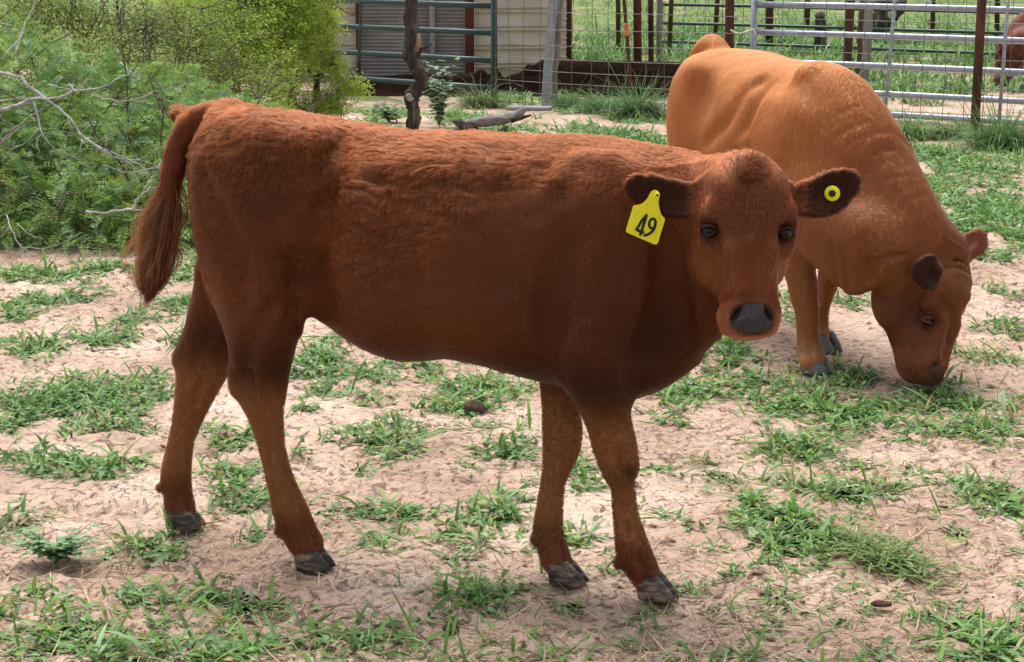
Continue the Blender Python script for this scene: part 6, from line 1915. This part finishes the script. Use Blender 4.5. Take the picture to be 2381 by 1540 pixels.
def ribbon(pts, w, Y, name, mat, parent, closed=False):
    P = np.array(crop6(pts)); P = spline(P, 5) if len(P) > 2 and not closed else P
    mb = MB(); W = np.array([at_depth(x, y, Y) for x, y in P])
    T = np.gradient(W, axis=0) if not closed else np.roll(W, -1, 0) - np.roll(W, 1, 0)
    T = unit(T); nr = unit(CAM_O - W.mean(0)); S = unit(np.cross(T, nr)) * w / 2
    n = len(W)
    V = np.concatenate([W + S, W - S, W + S - nr * .001, W - S - nr * .001])
    Q = []
    for i in range(n if closed else n - 1):
        j = (i + 1) % n
        Q += [[i, j, n + j, n + i], [2 * n + i, 3 * n + i, 3 * n + j, 2 * n + j], [i, 2 * n + i, 2 * n + j, j], [n + i, n + j, 3 * n + j, 3 * n + i]]
    if not closed:
        for e in (0, n - 1):
            th = np.linspace(0, 2 * np.pi, 10, endpoint=False); b = len(V)
            ring = W[e] + (S[e] / (w / 2))[None] * np.cos(th)[:, None] * w / 2 + T[e][None] * np.sin(th)[:, None] * w / 2
            V = np.concatenate([V, ring + nr * .0001, [W[e] + nr * .0002]]); Q += [[b + i, b + (i + 1) % 10, b + 10, b + 10] for i in range(10)]
    mb.add(V, [q for q in Q if q[2] != q[3]], [q[:3] for q in Q if q[2] == q[3]])
    return mb.build(name, mat, parent)
def ear_tags():
    i = front_point(calf_Vw, 1526, 470, 4); Y = calf_Vw[i][1] - .020
    out = crop6([(780, 225), (805, 175), (845, 142), (900, 130), (950, 145), (990, 185), (1005, 240), (985, 330), (975, 420), (1000, 560), (1040, 680), (1075, 720), (1112, 757), (1118, 795), (960, 1305), (938, 1328), (905, 1335), (860, 1325), (290, 1075), (262, 1052), (254, 1028), (262, 985), (408, 510), (420, 482), (445, 472), (560, 455), (640, 415), (720, 330)])
    t = flat(out, Y, .0022, 'ear_tag', M_YELLOW, None)
    tag(t, 'large yellow plastic ear tag with the black number 49', 'ear tag', 'yellow ear tags on the calf')
    k = Y / F_D / 1.05 / 9.06
    Yn = Y - .0012
    m4 = ribbon([(705, 690), (610, 800), (540, 920), (488, 1005)], 58 * k, Yn, 'digit', M_INK, t)
    ribbon([(488, 1000), (560, 1040), (632, 1068)], 62 * k, Yn - .0003, 'digit_stroke', M_INK, m4)
    ribbon([(708, 690), (650, 880), (610, 1010), (575, 1115)], 62 * k, Yn - .0006, 'digit_stroke', M_INK, m4)
    th = np.linspace(0, 2 * np.pi, 24, endpoint=False)
    c, s_ = math.cos(.17), math.sin(.17)
    ring = [(840 + 70 * math.cos(q) * c - 108 * math.sin(q) * s_ , 870 + 70 * math.cos(q) * s_ + 108 * math.sin(q) * c) for q in th]
    m9 = ribbon(ring, 56 * k, Yn, 'digit', M_INK, t, closed=True)
    ribbon([(905, 870), (890, 960), (835, 1045), (755, 1105), (665, 1135)], 58 * k, Yn - .0003, 'digit_stroke', M_INK, m9)
    # stud
    def stud(px, Y, r, parent, inner=.45):
        c = at_depth(*px, Y); m = MB(); nr = unit(CAM_O - c)
        m.tube(np.array([c, c + nr * .003, c + nr * .004]), [r, r, r * .85], 20); o = m.build('stud', M_YELLOW, parent)
        m = MB(); m.tube(np.array([c + nr * .003, c + nr * .0046, c + nr * .005]), [r * inner, r * inner, r * inner * .8], 16); m.build('pin', M_INK, o)
        return o
    stud(crop6([(950, 243)])[0], Y - .001, 58 * k, t, .5)
    # round button in the other ear
    i = front_point(calf_Vw, 1935, 450, 4); Y2 = calf_Vw[i][1] - .008
    c = at_depth(1935, 450, Y2); nr = unit(CAM_O - c); r = 18.3 * Y2 / F_D
    m = MB(); m.tube(np.array([c - nr * .004, c, c + nr * .002]), [r, r, r * .93], 28); b = m.build('ear_button', M_YELLOW)
    tag(b, 'round yellow ear button with a black centre', 'ear tag', 'yellow ear tags on the calf')
    m = MB(); m.tube(np.array([c + nr * .001, c + nr * .005, c + nr * .006]), [r * .46, r * .46, r * .36], 20); m.build('pin', M_INK, b)
ear_tags()

# farther cattle: copies of the grazing cow's form
def far_cow(loc, yaw, mirror, tint, label):
    r = empty('cow', loc, yaw); r.scale = ((-1 if mirror else 1) * 1.0, 1, 1)
    tag(r, label, 'cow', 'red cattle in the pens')
    for ch in cow_root.children:
        if ch.type == 'CURVES': continue
        c = ch.copy(); COL.objects.link(c); c.parent = r
        for g2 in ch.children:
            d = g2.copy(); COL.objects.link(d); d.parent = c
        if ch.name.startswith('body'):
            c.data = ch.data.copy(); me = c.data
            n = len(me.vertices); a = np.ones((n, 4), np.float32); me.color_attributes['tint'].data.foreach_get('color', a.ravel())
            b = np.empty(n * 4, np.float32); me.color_attributes['tint'].data.foreach_get('color', b); b = b.reshape(-1, 4)
            l = b[:, :3].mean(1, keepdims=True); b[:, :3] = np.array(tint) * (.6 + 1.6 * l)
            me.color_attributes['tint'].data.foreach_set('color', b.ravel())
    return r
# its nose is at a known local point: put that at the picture point
nose_loc = COW.loc(at_depth(2146, 890, 6.30))
def far_cow_at(px, Y, yaw, mirror, tint, label, s=1.0):
    N0 = nose_loc * np.array([-1 if mirror else 1, 1, 1])
    c, s_ = math.cos(yaw), math.sin(yaw)
    N1 = np.array([c * N0[0] - s_ * N0[1], s_ * N0[0] + c * N0[1], 0])
    t = at_depth(*px, Y)
    far_cow((t[0] - N1[0], t[1] - N1[1], 0), yaw, mirror, tint, label)
far_cow_at((2320, 208), 19.4, math.radians(10), True, (.16, .045, .030), 'dark red cow grazing far off at the right edge behind the gate')
